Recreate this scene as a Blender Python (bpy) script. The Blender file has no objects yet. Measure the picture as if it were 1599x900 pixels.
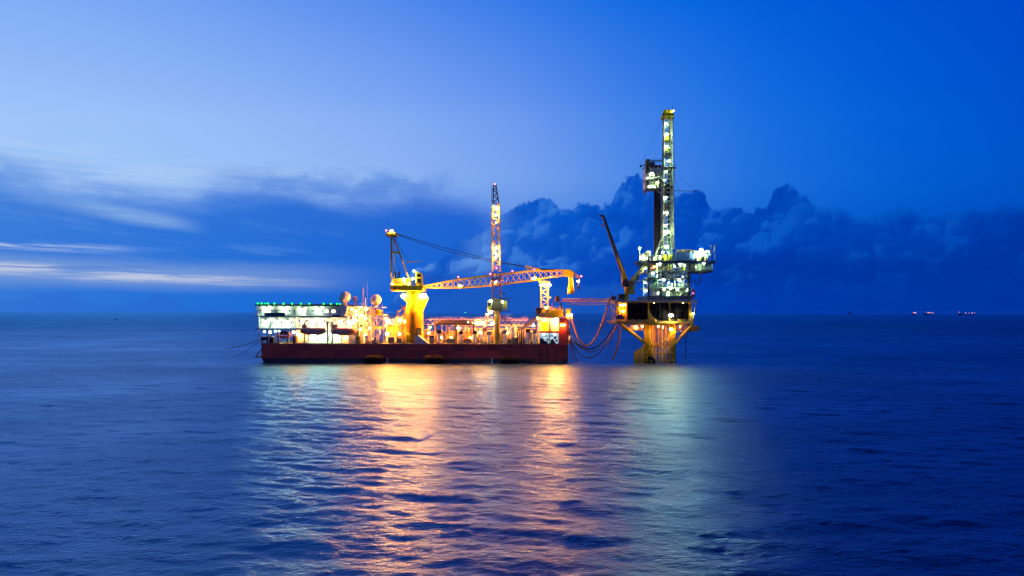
import bpy, math, random
import numpy as np
random.seed(7); RNG = np.random.RandomState(11)
R = math.radians
scene = bpy.context.scene
COL = scene.collection

# ------------------------------------------------------------------ camera
F = 24.0 / 36.0 * 1599.0            # focal length in photo pixels
CAM_H, D0, HORIZON, ROLL = 18.1, 245.0, 488.9, 0.0023
cam_data = bpy.data.cameras.new('camera')
cam_data.lens = 24.0; cam_data.sensor_width = 36.0
cam_data.shift_y = (HORIZON - 450.0) / 1599.0
cam_data.clip_start = 0.5; cam_data.clip_end = 60000.0
cam = bpy.data.objects.new('camera', cam_data); COL.objects.link(cam)
cam.location = (0, 0, CAM_H)
cam.rotation_mode = 'XYZ'
cam.rotation_euler = (R(90), -ROLL, 0)
scene.camera = cam
scene.view_settings.view_transform = 'Standard'
scene.view_settings.look = 'None'
scene.view_settings.exposure = 0.0
scene.view_settings.gamma = 1.0
scene.view_settings.use_curve_mapping = False
scene.render.engine = 'CYCLES'
cy = scene.cycles
cy.use_denoising = True
cy.denoiser = 'OPENIMAGEDENOISE'; cy.denoising_input_passes = 'RGB_ALBEDO_NORMAL'; cy.denoising_prefilter = 'ACCURATE'
cy.max_bounces = 6; cy.diffuse_bounces = 2; cy.glossy_bounces = 3
cy.sample_clamp_indirect = 4.0
cy.caustics_reflective = False; cy.caustics_refractive = False

def srgb(r, g, b):
    f = lambda c: (c / 12.92 if c <= 0.04045 else ((c + 0.055) / 1.055) ** 2.4)
    return (f(r / 255), f(g / 255), f(b / 255), 1.0)

# ------------------------------------------------------------------ a small language for shader maths
class G:
    tree = None
def _n(t):
    return G.tree.nodes.new(t)
class V:
    def __init__(s, sock): s.s = sock
    def __add__(a, b): return M('ADD', a, b)
    __radd__ = __add__
    def __sub__(a, b): return M('SUBTRACT', a, b)
    def __rsub__(a, b): return M('SUBTRACT', b, a)
    def __mul__(a, b): return M('MULTIPLY', a, b)
    __rmul__ = __mul__
    def __truediv__(a, b): return M('DIVIDE', a, b)
def plug(sock, v):
    if isinstance(v, V): G.tree.links.new(v.s, sock)
    elif v is not None: sock.default_value = v
def M(op, a, b=None, c=None):
    n = _n('ShaderNodeMath'); n.operation = op
    for i, v in enumerate((a, b, c)):
        if v is not None: plug(n.inputs[i], v)
    return V(n.outputs[0])
def sstep(x, a, b, o0=0.0, o1=1.0):
    n = _n('ShaderNodeMapRange'); n.interpolation_type = 'SMOOTHSTEP'
    plug(n.inputs['Value'], x)
    for k, v in (('From Min', a), ('From Max', b), ('To Min', o0), ('To Max', o1)): plug(n.inputs[k], v)
    return V(n.outputs[0])
def lin(x, a, b, o0=0.0, o1=1.0):
    n = _n('ShaderNodeMapRange'); plug(n.inputs['Value'], x)
    for k, v in (('From Min', a), ('From Max', b), ('To Min', o0), ('To Max', o1)): plug(n.inputs[k], v)
    return V(n.outputs[0])
def vec(x, y, z):
    n = _n('ShaderNodeCombineXYZ')
    plug(n.inputs[0], x); plug(n.inputs[1], y); plug(n.inputs[2], z)
    return V(n.outputs[0])
def noise(v, scale=1.0, detail=4.0, rough=0.55, dist=0.0, kind='FBM'):
    n = _n('ShaderNodeTexNoise'); n.noise_type = kind; n.normalize = True
    plug(n.inputs['Vector'], v)
    n.inputs['Scale'].default_value = scale; n.inputs['Detail'].default_value = detail
    n.inputs['Roughness'].default_value = rough; n.inputs['Distortion'].default_value = dist
    return V(n.outputs[0])
def voronoi(v, scale=1.0, smooth=0.6):
    n = _n('ShaderNodeTexVoronoi'); n.feature = 'SMOOTH_F1'
    plug(n.inputs['Vector'], v); n.inputs['Scale'].default_value = scale
    n.inputs['Smoothness'].default_value = smooth
    return V(n.outputs['Distance'])
def ramp(x, stops, interp='EASE'):
    n = _n('ShaderNodeValToRGB'); cr = n.color_ramp; cr.interpolation = interp
    while len(cr.elements) > 1: cr.elements.remove(cr.elements[-1])
    cr.elements[0].position = stops[0][0]; cr.elements[0].color = stops[0][1]
    for p, c in stops[1:]:
        cr.elements.new(p).color = c
    plug(n.inputs[0], x)
    return V(n.outputs[0])
def curve(x, pts, x0, x1):
    """a 1-D function given by its points, linear between them"""
    ys = [p[1] for p in pts]; lo, hi = min(ys), max(ys)
    st = [((p[0] - x0) / (x1 - x0), ((p[1] - lo) / (hi - lo),) * 3 + (1,)) for p in pts]
    c = ramp(lin(x, x0, x1), st, 'LINEAR')
    return c * (hi - lo) + lo
def mix(f, a, b):
    n = _n('ShaderNodeMix'); n.data_type = 'RGBA'; n.clamp_factor = True
    plug(n.inputs['Factor'], f); plug(n.inputs['A' if 0 else 6], a); plug(n.inputs[7], b)
    return V(n.outputs[2])

# ------------------------------------------------------------------ the evening sky
# Azimuth is measured in degrees to the right of due north (+Y), elevation in degrees.
world = bpy.data.worlds.new('World'); scene.world = world; world.use_nodes = True
nt = world.node_tree; nt.nodes.clear(); G.tree = nt
tc = _n('ShaderNodeTexCoord'); sp = _n('ShaderNodeSeparateXYZ'); nt.links.new(tc.outputs['Generated'], sp.inputs[0])
dx, dy, dz = V(sp.outputs[0]), V(sp.outputs[1]), V(sp.outputs[2])
DEG = 57.29578
az = M('ARCTAN2', dx, dy) * DEG
el = M('ARCTAN2', dz, M('SQRT', dx * dx + dy * dy)) * DEG
caz = M('MAXIMUM', M('COSINE', az * (1 / DEG)), 0.5)
elr = M('ARCTANGENT', M('TANGENT', el * (1 / DEG)) / caz) * DEG    # the bands dip towards the afterglow at the sides
def band(cols):
    return ramp(lin(az, -180, 180), [((a + 180) / 360, srgb(*c)) for a, c in cols], 'B_SPLINE')
tail = lambda c: [(80, tuple(v * 0.8 for v in c)), (180, tuple(v * 0.75 for v in c))]
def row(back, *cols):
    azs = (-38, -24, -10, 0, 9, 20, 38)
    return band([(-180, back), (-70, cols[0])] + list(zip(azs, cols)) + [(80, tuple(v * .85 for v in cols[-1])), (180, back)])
B0 = row((238, 160, 160), (62, 124, 208), (52, 120, 208), (38, 102, 198), (28, 92, 190), (14, 80, 181), (0, 65, 166), (0, 45, 146))  # first colour of the low rows: unseen pink sky added to warm the hull
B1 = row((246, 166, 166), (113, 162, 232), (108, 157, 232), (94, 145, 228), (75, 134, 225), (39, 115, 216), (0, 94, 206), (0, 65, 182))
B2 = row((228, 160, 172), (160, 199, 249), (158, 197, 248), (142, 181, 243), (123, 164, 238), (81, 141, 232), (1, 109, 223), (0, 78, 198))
B3 = row((105, 108, 172), (161, 199, 250), (149, 187, 247), (127, 168, 244), (107, 152, 240), (65, 130, 233), (0, 110, 226), (0, 75, 201))
B4 = row((60, 86, 170), (136, 178, 248), (111, 159, 242), (82, 137, 236), (54, 122, 232), (13, 109, 226), (0, 95, 220), (0, 70, 203))
B5 = row((0, 55, 150), (0, 128, 250), (0, 126, 248), (0, 104, 226), (0, 72, 192), (0, 48, 150), (0, 30, 112), (0, 20, 88))
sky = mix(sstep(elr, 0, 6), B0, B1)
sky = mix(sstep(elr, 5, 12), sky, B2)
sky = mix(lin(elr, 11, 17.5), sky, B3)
sky = mix(lin(elr, 16, 24.5), sky, B4)
sky = mix(sstep(elr, 25, 33), sky, B5)

# sheets of cirrus and stratus on the left
st1 = noise(vec(az * 0.10, el * 0.42 + az * 0.03, 3.1), 1.0, 6, 0.58)
st2 = noise(vec(az * 0.09, el * 0.7 + az * 0.07, 7.7), 1.0, 6, 0.6)
st3 = noise(vec(az * 0.12, el * 2.4 + az * 0.03 + st1 * 1.5, 1.7), 1.0, 6, 0.6)
puff = noise(vec(az * 0.22, el * 0.45, 5.2), 1.0, 6, 0.6)
top = curve(az, [(-60, 12.0), (-37, 9.1), (-31, 8.7), (-25, 8.9), (-20, 9.6), (-14, 9.3), (-8, 9.5), (-5.5, 9.2), (-2, 8.2), (2, 6.6), (7, 3.0), (10, 1)], -60, 10)
topw = top + (st1 - 0.5) * 4.2 + (puff - 0.5) * 2.0
body = sstep(el, topw + 2.1, topw - 1.9)
bodyfade = sstep(az, 6, -4)
stcol = ramp(lin(az, -60, 0), [(0, srgb(44, 116, 216)), (0.38, srgb(50, 120, 217)), (0.6, srgb(30, 110, 215)), (0.8, srgb(18, 100, 211)), (1, srgb(14, 94, 207))], 'LINEAR')
sky = mix(body * bodyfade * 0.93, sky, stcol)
# faint paler veils inside the sheet, then the bright wisp
veil = sstep(st2, 0.5, 0.75) * body * bodyfade * sstep(el, 1.0, 4.0) * sstep(az, -8, -20)
sky = mix(veil * 0.4, sky, srgb(112, 164, 232))
wc = curve(az, [(-60, 9.0), (-37, 8.1), (-31, 7.3), (-27, 6.75), (-23, 6.2), (-10, 5.2)], -60, -10)
wd = M('ABSOLUTE', el - wc - (st1 - 0.5) * 1.2)
wisp = sstep(wd, 1.0, 0.0) * sstep(az, -38, -29) * sstep(az, -23.6, -27.5) * sstep(st3, 0.25, 0.7, 0.55, 1.0)
sky = mix(wisp * 0.6, sky, srgb(160, 198, 238))
# upper veil lit pale at the top edge of the sheet
uv_ = sstep(M('ABSOLUTE', el - topw - 1.2), 1.8, 0.2) * sstep(az, -6, -22) * sstep(st3, 0.3, 0.65)
sky = mix(uv_ * 0.35, sky, srgb(188, 212, 247))
hv = sstep(M('ABSOLUTE', el - 10.4 - (st1 - 0.5) * 2.5), 2.0, 0.2) * sstep(az, -26, -18) * sstep(az, -2, -8) * sstep(puff, 0.42, 0.62)
sky = mix(hv * 0.5, sky, srgb(72, 128, 220))
# afterglow: thin pale streaks just over the horizon at the left
glow_el = 2.8 + (st1 - 0.5) * 0.8
glow = sstep(M('ABSOLUTE', el - glow_el), 1.5, 0.3) * sstep(az, -8, -24)
sky = mix(glow * 0.62, sky, srgb(134, 166, 217))
g2 = sstep(M('ABSOLUTE', el - 2.75 - (az + 37) * -0.012 - (st1 - 0.5) * 1.1), 0.6, 0.05) * sstep(az, -13, -27) * sstep(st3, 0.36, 0.54)
sky = mix(g2 * 0.75, sky, srgb(206, 211, 230))
g3 = sstep(M('ABSOLUTE', el - 4.5 - (st1 - 0.5) * 0.6), 0.45, 0.05) * sstep(az, -27, -35) * sstep(st3, 0.4, 0.6)
sky = mix(g3 * 0.7, sky, srgb(190, 208, 240))
g4 = sstep(M('ABSOLUTE', el - 3.25), 0.5, 0.0) * sstep(st3, 0.52, 0.44) * sstep(az, -14, -22)
sky = mix(g4 * 0.4, sky, srgb(60, 120, 208))
# little far tower of cloud on the horizon
lt = curve(az, [(-40, 0.7), (-33, 1.1), (-30, 0.5), (-28.3, 0.7), (-27.6, 1.55), (-26.6, 0.9), (-25, 0.3), (-20, 0.2)], -40, -20)
sky = mix(sstep(el, lt + (puff - 0.5) * 2.2 + 0.15, lt + (puff - 0.5) * 2.2 - 0.15) * 0.28, sky, srgb(44, 92, 200))

# the bank of cumulus at the right
cv = vec(az * 0.30, el * 0.42, 2.0)
b1 = noise(cv, 1.0, 2, 0.5)
b2 = noise(vec(az * 0.75 + b1 * 0.8, el * 0.95, 8.0), 1.0, 5, 0.58)
def lobes(sc, seed, warp):
    """cauliflower heads: distance to the nearest head and how far its side turns to the light"""
    n = _n('ShaderNodeTexVoronoi'); n.feature = 'SMOOTH_F1'; n.voronoi_dimensions = '2D'
    n.inputs['Smoothness'].default_value = 0.28; n.inputs['Scale'].default_value = 1.0; n.inputs['Randomness'].default_value = 0.95
    x = az * sc + (b1 - 0.5) * warp + seed; y = el * sc * 0.96 + (b2 - 0.5) * warp
    plug(n.inputs['Vector'], vec(x, y, 0.0))
    p = _n('ShaderNodeSeparateXYZ'); G.tree.links.new(n.outputs['Position'], p.inputs[0])
    return V(n.outputs['Distance']), (x - V(p.outputs[0])) * -0.62 + (y - V(p.outputs[1])) * 0.78
l1, s1 = lobes(0.42, 3.3, 1.2); l2, s2 = lobes(0.95, 9.1, 1.0); l3, s3 = lobes(2.1, 5.7, 0.9)
bumps = M('MAXIMUM', M('MINIMUM', (0.42 - l1) * 1.5 + (0.42 - l2) * 0.8, 0.33), -0.2) + (0.42 - l3) * 0.24
side = s1 * 0.75 + s2 * 0.42 + s3 * 0.12
px2az = lambda p: math.degrees(math.atan((p - 799.5) / F))
def py2el(px, py):
    return math.degrees(math.atan((HORIZON - py - ROLL * (px - 799.5)) / F * math.cos(math.atan((px - 799.5) / F))))
prof = [(596, 496), (640, 425), (700, 394), (745, 362), (800, 330), (828, 315), (833, 305), (856, 303), (874, 322), (930, 321),
        (955, 322), (961, 300), (966, 284), (988, 273), (1018, 273), (1045, 296), (1062, 306), (1080, 300), (1096, 300), (1112, 322), (1198, 328),
        (1206, 306), (1213, 290), (1222, 281), (1234, 281), (1246, 292), (1258, 306), (1284, 326), (1330, 338), (1600, 326)]
pts = [(px2az(x), py2el(x, y)) for x, y in prof]
ctop = curve(az, [(-40, -2)] + pts + [(90, 7)], -40, 90)
edge = ctop - 0.1 + (b1 - 0.5) * 0.4 + (b2 - 0.5) * 0.45 + bumps
soft = sstep(az, 21, 29, 0.18, 0.7)
cm = sstep(el, edge + soft, edge - soft) * sstep(az, 75, 50) * sstep(az, 18, 30, 1.0, 0.85)
ccol = ramp(lin(az, -10, 40), [(0, srgb(30, 106, 212)), (0.15, srgb(24, 100, 209)), (0.28, srgb(8, 88, 203)), (0.5, srgb(0, 74, 190)), (0.75, srgb(0, 66, 178)), (1, srgb(0, 58, 166))], 'LINEAR')
ccol = mix(sstep(el, 8.5, 2.0) * 0.75, ccol, ramp(lin(az, -10, 40), [(0, srgb(26, 92, 196)), (0.4, srgb(4, 66, 180)), (0.7, srgb(0, 52, 163)), (1, srgb(0, 46, 150))], 'LINEAR'))
sky = mix(cm, sky, ccol)
# the billows' own light and dark sides: the noise is compared with itself a little towards the afterglow
broad = lambda a, e: noise(vec(a * 0.26, e * 0.42, 4.4), 1.0, 2.5, 0.5)
rel = side * 0.55 + (broad(az, el) - broad(az - 1.8, el + 1.2)) * 1.3
lit = sstep(rel, 0.02, 0.42) * cm * sstep(el, 0.8, 4.5)
dark = sstep(rel, 0.0, -0.42) * cm
litcol = ramp(lin(az, -10, 40), [(0, srgb(92, 148, 228)), (0.3, srgb(48, 122, 220)), (0.6, srgb(14, 98, 208)), (1, srgb(0, 76, 186))], 'LINEAR')
rim = sstep(edge - el, 1.5, 0.1) * cm * sstep(side, -0.05, 0.3)
sky = mix(M('MINIMUM', lit * 0.62 + rim * 0.3, 0.85), sky, litcol)
sky = mix(dark * 0.45, sky, ramp(lin(az, -10, 40), [(0, srgb(10, 78, 192)), (0.5, srgb(0, 56, 170)), (1, srgb(0, 42, 146))], 'LINEAR'))
# pale flank of the bank towards the afterglow
fl = sstep(M('ABSOLUTE', az + 2.6 - (el - 5) * 0.25 - (b1 - 0.5) * 2), 2.6, 0.3) * cm * sstep(el, 2, 5)
sky = mix(fl * (0.35 + lit * 0.4), sky, srgb(100, 154, 230))
# dark bases and the clearer strip under them
base = sstep(M('ABSOLUTE', el - 3.4 - (b1 - 0.5) * 1.2), 2.2, 0.2) * sstep(az, 6, 16) * cm
sky = mix(base * 0.45, sky, srgb(0, 45, 150))
strip = sstep(el, 2.6 + (b1 - 0.5) * 0.6, 1.9 + (b1 - 0.5) * 0.6) * sstep(az, 14, 6) * sstep(az, -9, -3)
sky = mix(strip * 0.6, sky, srgb(28, 90, 190))
# fine grain of the air
grain = noise(vec(az, el, 0.0), 2.2, 3, 0.6)
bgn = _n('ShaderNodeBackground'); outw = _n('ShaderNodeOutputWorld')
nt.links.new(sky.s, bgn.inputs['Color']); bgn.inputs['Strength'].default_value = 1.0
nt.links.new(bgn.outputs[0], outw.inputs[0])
world.cycles.sampling_method = 'MANUAL'; world.cycles.sample_map_resolution = 512

# the sun is already under the horizon: only the faint afterglow of the north-west keeps a direction
sd = bpy.data.lights.new('sun', 'SUN'); sd.energy = 0.03; sd.angle = R(25); sd.color = (0.72, 0.82, 1.0)
sun = bpy.data.objects.new('sun', sd); COL.objects.link(sun); sun.rotation_euler = (R(78), 0, R(35 + 180))

# ------------------------------------------------------------------ materials
MATS = {}
def new_mat(name):
    m = bpy.data.materials.new(name); m.use_nodes = True
    G.tree = m.node_tree
    b = m.node_tree.nodes['Principled BSDF']
    return m, b
def paint(name, col, rough=0.5, metal=0.0, wear=None, amount=0.35, scale=0.6, streak=True):
    """weathered paint: mottled, with patches and runs of rust or dirt"""
    m, b = new_mat(name)
    t = G.tree
    tcn = _n('ShaderNodeTexCoord'); v = V(tcn.outputs['Object'])
    mp = _n('ShaderNodeMapping'); plug(mp.inputs['Vector'], v)
    mp.inputs['Scale'].default_value = (1, 1, 0.22 if streak else 1)
    n1 = noise(V(mp.outputs[0]), scale, 6, 0.62)
    n2 = noise(v, scale * 5, 4, 0.6)
    base = mix(n2, tuple(c * 0.8 for c in col) + (1,), tuple(min(1, c * 1.15) for c in col) + (1,))
    w = wear or tuple(c * 0.45 for c in col)
    c = mix(sstep(n1, 0.52, 0.72) * amount, base, tuple(w) + (1,))
    plug(b.inputs['Base Color'], c)
    plug(b.inputs['Roughness'], lin(n1, 0.3, 0.7, rough * 0.8, min(1, rough * 1.25)))
    b.inputs['Metallic'].default_value = metal
    MATS[name] = m
    return m
def lamp_mat(name, col, strength):
    m, b = new_mat(name)
    t = m.node_tree; t.nodes.remove(b)
    e = t.nodes.new('ShaderNodeEmission'); e.inputs[0].default_value = col + (1,); e.inputs[1].default_value = strength
    t.links.new(e.outputs[0], t.nodes['Material Output'].inputs[0])
    MATS[name] = m
    return m

# ------------------------------------------------------------------ the sea
def sea_material():
    m, b = new_mat('sea_water')
    geo = _n('ShaderNodeNewGeometry'); pos = V(geo.outputs['Position'])
    s = _n('ShaderNodeSeparateXYZ'); plug(s.inputs[0], pos)
    x, y = V(s.outputs[0]), V(s.outputs[1])
    dist = M('SQRT', x * x + y * y)
    # short wind chop, elongated along the crests
    r1 = noise(vec(x * 0.85 + y * 0.2, y * 2.1 - x * 0.2, 0.0), 1.0, 4, 0.62, 0.4)
    r2 = noise(vec(x * 0.13 - y * 0.03, y * 0.24 + x * 0.03, 5.0), 1.0, 4, 0.6, 0.3)
    r5 = noise(vec(x * 1.9 + y * 0.4, y * 3.6, 4.0), 1.0, 3, 0.6)
    r3 = noise(vec(x * 0.018, y * 0.035, 9.0), 1.0, 3, 0.55)
    r4 = noise(vec(x * 0.005 + y * 0.002, y * 0.011, 2.0), 1.0, 3, 0.5)
    h = r1 * 0.32 + r5 * 0.17 + r2 * 0.62
    bp = _n('ShaderNodeBump'); bp.inputs['Distance'].default_value = 1.0
    plug(bp.inputs['Height'], h)
    plug(bp.inputs['Strength'], lin(r3 * 0.6 + r4 * 0.4, 0.36, 0.64, 0.32, 0.9))
    # reflection by Fresnel over a dark blue body; the reflected light's tint and strength are put in by distance
    t = G.tree; t.nodes.remove(b)
    gl = _n('ShaderNodeBsdfAnisotropic'); df = _n('ShaderNodeBsdfDiffuse'); fr = _n('ShaderNodeFresnel'); mx = _n('ShaderNodeMixShader')
    plug(gl.inputs['Color'], mix(sstep(dist, 260, 1400), (0.43, 0.70, 1.0, 1), (0.24, 0.70, 1.0, 1)))
    df.inputs['Color'].default_value = (0.0, 0.02, 0.07, 1)
    plug(gl.inputs['Roughness'], sstep(dist, 150, 900, 0.28, 0.36))
    plug(fr.inputs['IOR'], sstep(dist, 50, 230, 2.1, 1.5))
    for n_ in (gl, df, fr): plug(n_.inputs['Normal'], V(bp.outputs[0]))
    plug(mx.inputs[0], M('MINIMUM', V(fr.outputs[0]) * sstep(dist, 150, 1200, 0.88, 0.62), 0.9))
    t.links.new(df.outputs[0], mx.inputs[1]); t.links.new(gl.outputs[0], mx.inputs[2])
    t.links.new(mx.outputs[0], t.nodes['Material Output'].inputs[0])
    return m
def wave_height(X, Y):
    rr = np.random.RandomState(5)
    Z = np.zeros_like(X); r = np.sqrt(X * X + Y * Y)
    main = R(82)
    for i in range(60):
        lam = 1.0 * (11 / 1.0) ** (i / 59.0)
        k = 2 * math.pi / lam
        th = main + rr.normal(0, 0.5 - 0.2 * i / 59.0)
        amp = 0.0042 * lam ** 0.8 * rr.uniform(0.5, 1.3)
        fade = np.clip((lam * 260.0 - r) / (lam * 130.0), 0, 1)    # short waves are left out where the mesh is too coarse
        ph = rr.uniform(0, 6.283)
        a = k * (X * math.cos(th) + Y * math.sin(th)) + ph
        s = np.sin(a)
        Z += amp * fade * (s + 0.22 * np.cos(2 * a))
    return Z
def build_sea():
    ang = np.concatenate([np.arange(-52, 52.01, 0.13), np.arange(54, 306.1, 3.0)])
    rad = [6.0]
    while rad[-1] < 30000:
        q = rad[-1]
        rad.append(q * (1.0042 if q < 420 else 1.008 if q < 900 else 1.03 if q < 3000 else 1.25))
    rad = np.array(rad)
    A, Q = np.meshgrid(np.radians(ang), rad)
    X = Q * np.sin(A); Y = Q * np.cos(A)
    Z = wave_height(X, Y)
    n, mcols = A.shape
    co = np.stack([X.ravel(), Y.ravel(), Z.ravel()], 1)
    co = np.vstack([co, [[0, 0, 0]]])
    i = np.arange(n - 1)[:, None]; j = np.arange(mcols)[None, :]; jn = (j + 1) % mcols
    quads = np.stack([i * mcols + j + 0 * i, (i + 1) * mcols + j, (i + 1) * mcols + jn, i * mcols + jn + 0 * i], -1).reshape(-1, 4)[:, ::-1]
    c = n * mcols
    jj = np.arange(mcols); tris = np.stack([np.full(mcols, c), jj, (jj + 1) % mcols], 1)[:, ::-1]
    me = bpy.data.meshes.new('sea')
    me.vertices.add(len(co)); me.vertices.foreach_set('co', co.astype(np.float32).ravel())
    loops = np.concatenate([quads.ravel(), tris.ravel()]).astype(np.int32)
    me.loops.add(len(loops)); me.loops.foreach_set('vertex_index', loops)
    nf = len(quads) + len(tris)
    starts = np.concatenate([np.arange(len(quads)) * 4, len(quads) * 4 + np.arange(len(tris)) * 3]).astype(np.int32)
    me.polygons.add(nf); me.polygons.foreach_set('loop_start', starts)
    me.polygons.foreach_set('use_smooth', np.ones(nf, dtype=bool))
    me.update(calc_edges=True)
    me.materials.append(sea_material())
    o = bpy.data.objects.new('sea', me); COL.objects.link(o)
    o['kind'] = 'structure'
    return o
sea = build_sea()

# ------------------------------------------------------------------ helpers
from mathutils import Vector
def P(px, py, d=0.0):
    """a point of the photograph (1599 x 900) set d metres behind the barge's near side"""
    y = D0 + d
    return Vector(((px - 799.5) / F * y, y, CAM_H + (HORIZON - py - ROLL * (px - 799.5)) / F * y))
def S(n, d=0.0): return n / F * (D0 + d)
class MB:
    """collects shapes and links them as one mesh object"""
    def __init__(s): s.v = []; s.f = []; s.mi = []; s.cur = 0
    def slot(s, i): s.cur = i; return s
    def add(s, vs, fs):
        o = len(s.v); s.v += [tuple(v) for v in vs]
        for f in fs: s.f.append(tuple(i + o for i in f)); s.mi.append(s.cur)
        return s
    def box(s, x0, x1, y0, y1, z0, z1):
        vs = [(x, y, z) for z in (z0, z1) for y in (y0, y1) for x in (x0, x1)]
        return s.add(vs, [(0, 2, 3, 1), (4, 5, 7, 6), (0, 1, 5, 4), (2, 6, 7, 3), (0, 4, 6, 2), (1, 3, 7, 5)])
    def pbox(s, px0, py0, px1, py1, d0, d1):
        a = P(px0, py1, d0); b = P(px1, py0, d0)
        return s.box(a.x, b.x, D0 + d0, D0 + d1, a.z, b.z)
    def tube(s, p, q, r, r2=None, n=6):
        p = Vector(p); q = Vector(q); r2 = r if r2 is None else r2
        ax = (q - p)
        if ax.length < 1e-6: return s
        ax.normalize()
        u = ax.cross(Vector((0, 0, 1)) if abs(ax.z) < 0.9 else Vector((1, 0, 0))).normalized(); w = ax.cross(u)
        vs = []
        for c, rr in ((p, r), (q, r2)):
            for k in range(n):
                a = 2 * math.pi * (k + 0.5) / n
                vs.append(c + u * (math.cos(a) * rr) + w * (math.sin(a) * rr))
        fs = [(k, (k + 1) % n, n + (k + 1) % n, n + k) for k in range(n)] + [tuple(range(n))[::-1], tuple(range(n, 2 * n))]
        return s.add(vs, fs)
    def path(s, pts, r, n=6):
        pts = [Vector(p) for p in pts]; vs = []; m = len(pts)
        ref = Vector((0, 1, 0)) if max(abs((pts[-1] - pts[0]).normalized().y), 0) < 0.8 else Vector((0, 0, 1))
        for i, p in enumerate(pts):
            t = (pts[min(i + 1, m - 1)] - pts[max(i - 1, 0)]).normalized()
            u = t.cross(ref).normalized(); w = t.cross(u)
            for k in range(n):
                a = 2 * math.pi * k / n
                vs.append(p + u * (math.cos(a) * r) + w * (math.sin(a) * r))
        fs = [(i * n + k, i * n + (k + 1) % n, (i + 1) * n + (k + 1) % n, (i + 1) * n + k) for i in range(m - 1) for k in range(n)]
        fs += [tuple(range(n))[::-1], tuple(range((m - 1) * n, m * n))]
        return s.add(vs, fs)
    def lathe(s, c, prof, n=20, axis='z'):
        """prof: (radius, height) pairs along the axis through c"""
        c = Vector(c); vs = []; m = len(prof)
        for r, h in prof:
            for k in range(n):
                a = 2 * math.pi * k / n; x, y = math.cos(a) * r, math.sin(a) * r
                vs.append(c + (Vector((x, y, h)) if axis == 'z' else Vector((h, x, y)) if axis == 'x' else Vector((y, h, x))))
        fs = [(i * n + k, i * n + (k + 1) % n, (i + 1) * n + (k + 1) % n, (i + 1) * n + k) for i in range(m - 1) for k in range(n)]
        fs += [tuple(range(n))[::-1], tuple(range((m - 1) * n, m * n))]
        return s.add(vs, fs)
    def ball(s, c, r, n=16, squash=1.0):
        m = n // 2
        return s.lathe(c, [(max(1e-3, r * math.sin(math.pi * i / m)), -r * squash * math.cos(math.pi * i / m)) for i in range(m + 1)], n)
    def prism(s, poly, y0, y1):
        """a polygon of (x, z) points pushed from y0 to y1"""
        n = len(poly); vs = [(x, y0, z) for x, z in poly] + [(x, y1, z) for x, z in poly]
        return s.add(vs, [tuple(range(n)), tuple(range(n, 2 * n))[::-1]] + [(k, n + k, n + (k + 1) % n, (k + 1) % n) for k in range(n)])
    def pprism(s, poly, d0, d1):
        q = [P(x, y, d0) for x, y in poly]
        return s.prism([(p.x, p.z) for p in q], D0 + d0, D0 + d1)
    def rail(s, pts, h=1.1, r=0.045, step=1.8, bars=2):
        pts = [Vector(p) for p in pts]; up = Vector((0, 0, 1))
        for a, b in zip(pts, pts[1:]):
            n = max(1, int((b - a).length / step))
            for i in range(n + 1):
                q = a.lerp(b, i / n); s.tube(q, q + up * h, r, n=4)
            for k in range(bars): s.tube(a + up * h * (k + 1) / bars, b + up * h * (k + 1) / bars, r, n=4)
        return s
    def truss(s, top, bot, w, bays, rc=0.14, rb=0.07, cross=False):
        """a box lattice: top and bottom chords given as equal lists of points, w the half depth"""
        def along(pts, t):
            L = [0]
            for a, b in zip(pts, pts[1:]): L.append(L[-1] + (b - a).length)
            x = t * L[-1]
            for i in range(len(pts) - 1):
                if x <= L[i + 1] + 1e-9: return pts[i].lerp(pts[i + 1], (x - L[i]) / (L[i + 1] - L[i]))
            return pts[-1]
        T = [along(top, i / bays) for i in range(bays + 1)]; B = [along(bot, i / bays) for i in range(bays + 1)]
        wf = w if callable(w) else (lambda t: w)
        for sg in (-1, 1):
            o = [Vector((0, sg * wf(i / bays), 0)) for i in range(bays + 1)]
            for i in range(bays):
                s.tube(T[i] + o[i], T[i + 1] + o[i + 1], rc, n=5); s.tube(B[i] + o[i], B[i + 1] + o[i + 1], rc, n=5)
                if cross:
                    s.tube(T[i] + o[i], B[i + 1] + o[i + 1], rb, n=4); s.tube(B[i] + o[i], T[i + 1] + o[i + 1], rb, n=4)
                elif i % 2 == 0: s.tube(B[i] + o[i], T[i + 1] + o[i + 1], rb, n=4)
                else: s.tube(T[i] + o[i], B[i + 1] + o[i + 1], rb, n=4)
        for i in range(bays + 1):
            o = Vector((0, wf(i / bays), 0))
            s.tube(T[i] - o, T[i] + o, rb, n=4); s.tube(B[i] - o, B[i] + o, rb, n=4)
            if i < bays:
                o2 = Vector((0, wf((i + 1) / bays), 0))
                s.tube(T[i] - o, T[i + 1] + o2, rb, n=4); s.tube(B[i] + o, B[i + 1] - o2, rb, n=4)
        return s
    def build(s, name, mat, parent=None, smooth=False):
        root = parent
        while root is not None and root.parent is not None: root = root.parent
        off = Vector(root.location) if root is not None else Vector((0, 0, 0))
        me = bpy.data.meshes.new(name)
        me.from_pydata([(v[0] - off.x, v[1] - off.y, v[2] - off.z) for v in s.v], [], s.f)
        mats = mat if isinstance(mat, (list, tuple)) else [mat]
        for m in mats: me.materials.append(MATS[m])
        if len(mats) > 1: me.polygons.foreach_set('material_index', s.mi)
        if smooth: me.polygons.foreach_set('use_smooth', [True] * len(me.polygons))
        me.update()
        o = bpy.data.objects.new(name, me); COL.objects.link(o); o.parent = parent
        return o
def tag(o, label, cat, group=None, kind=None):
    o['label'] = label; o['category'] = cat
    if group: o['group'] = group
    if kind: o['kind'] = kind
    return o
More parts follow.
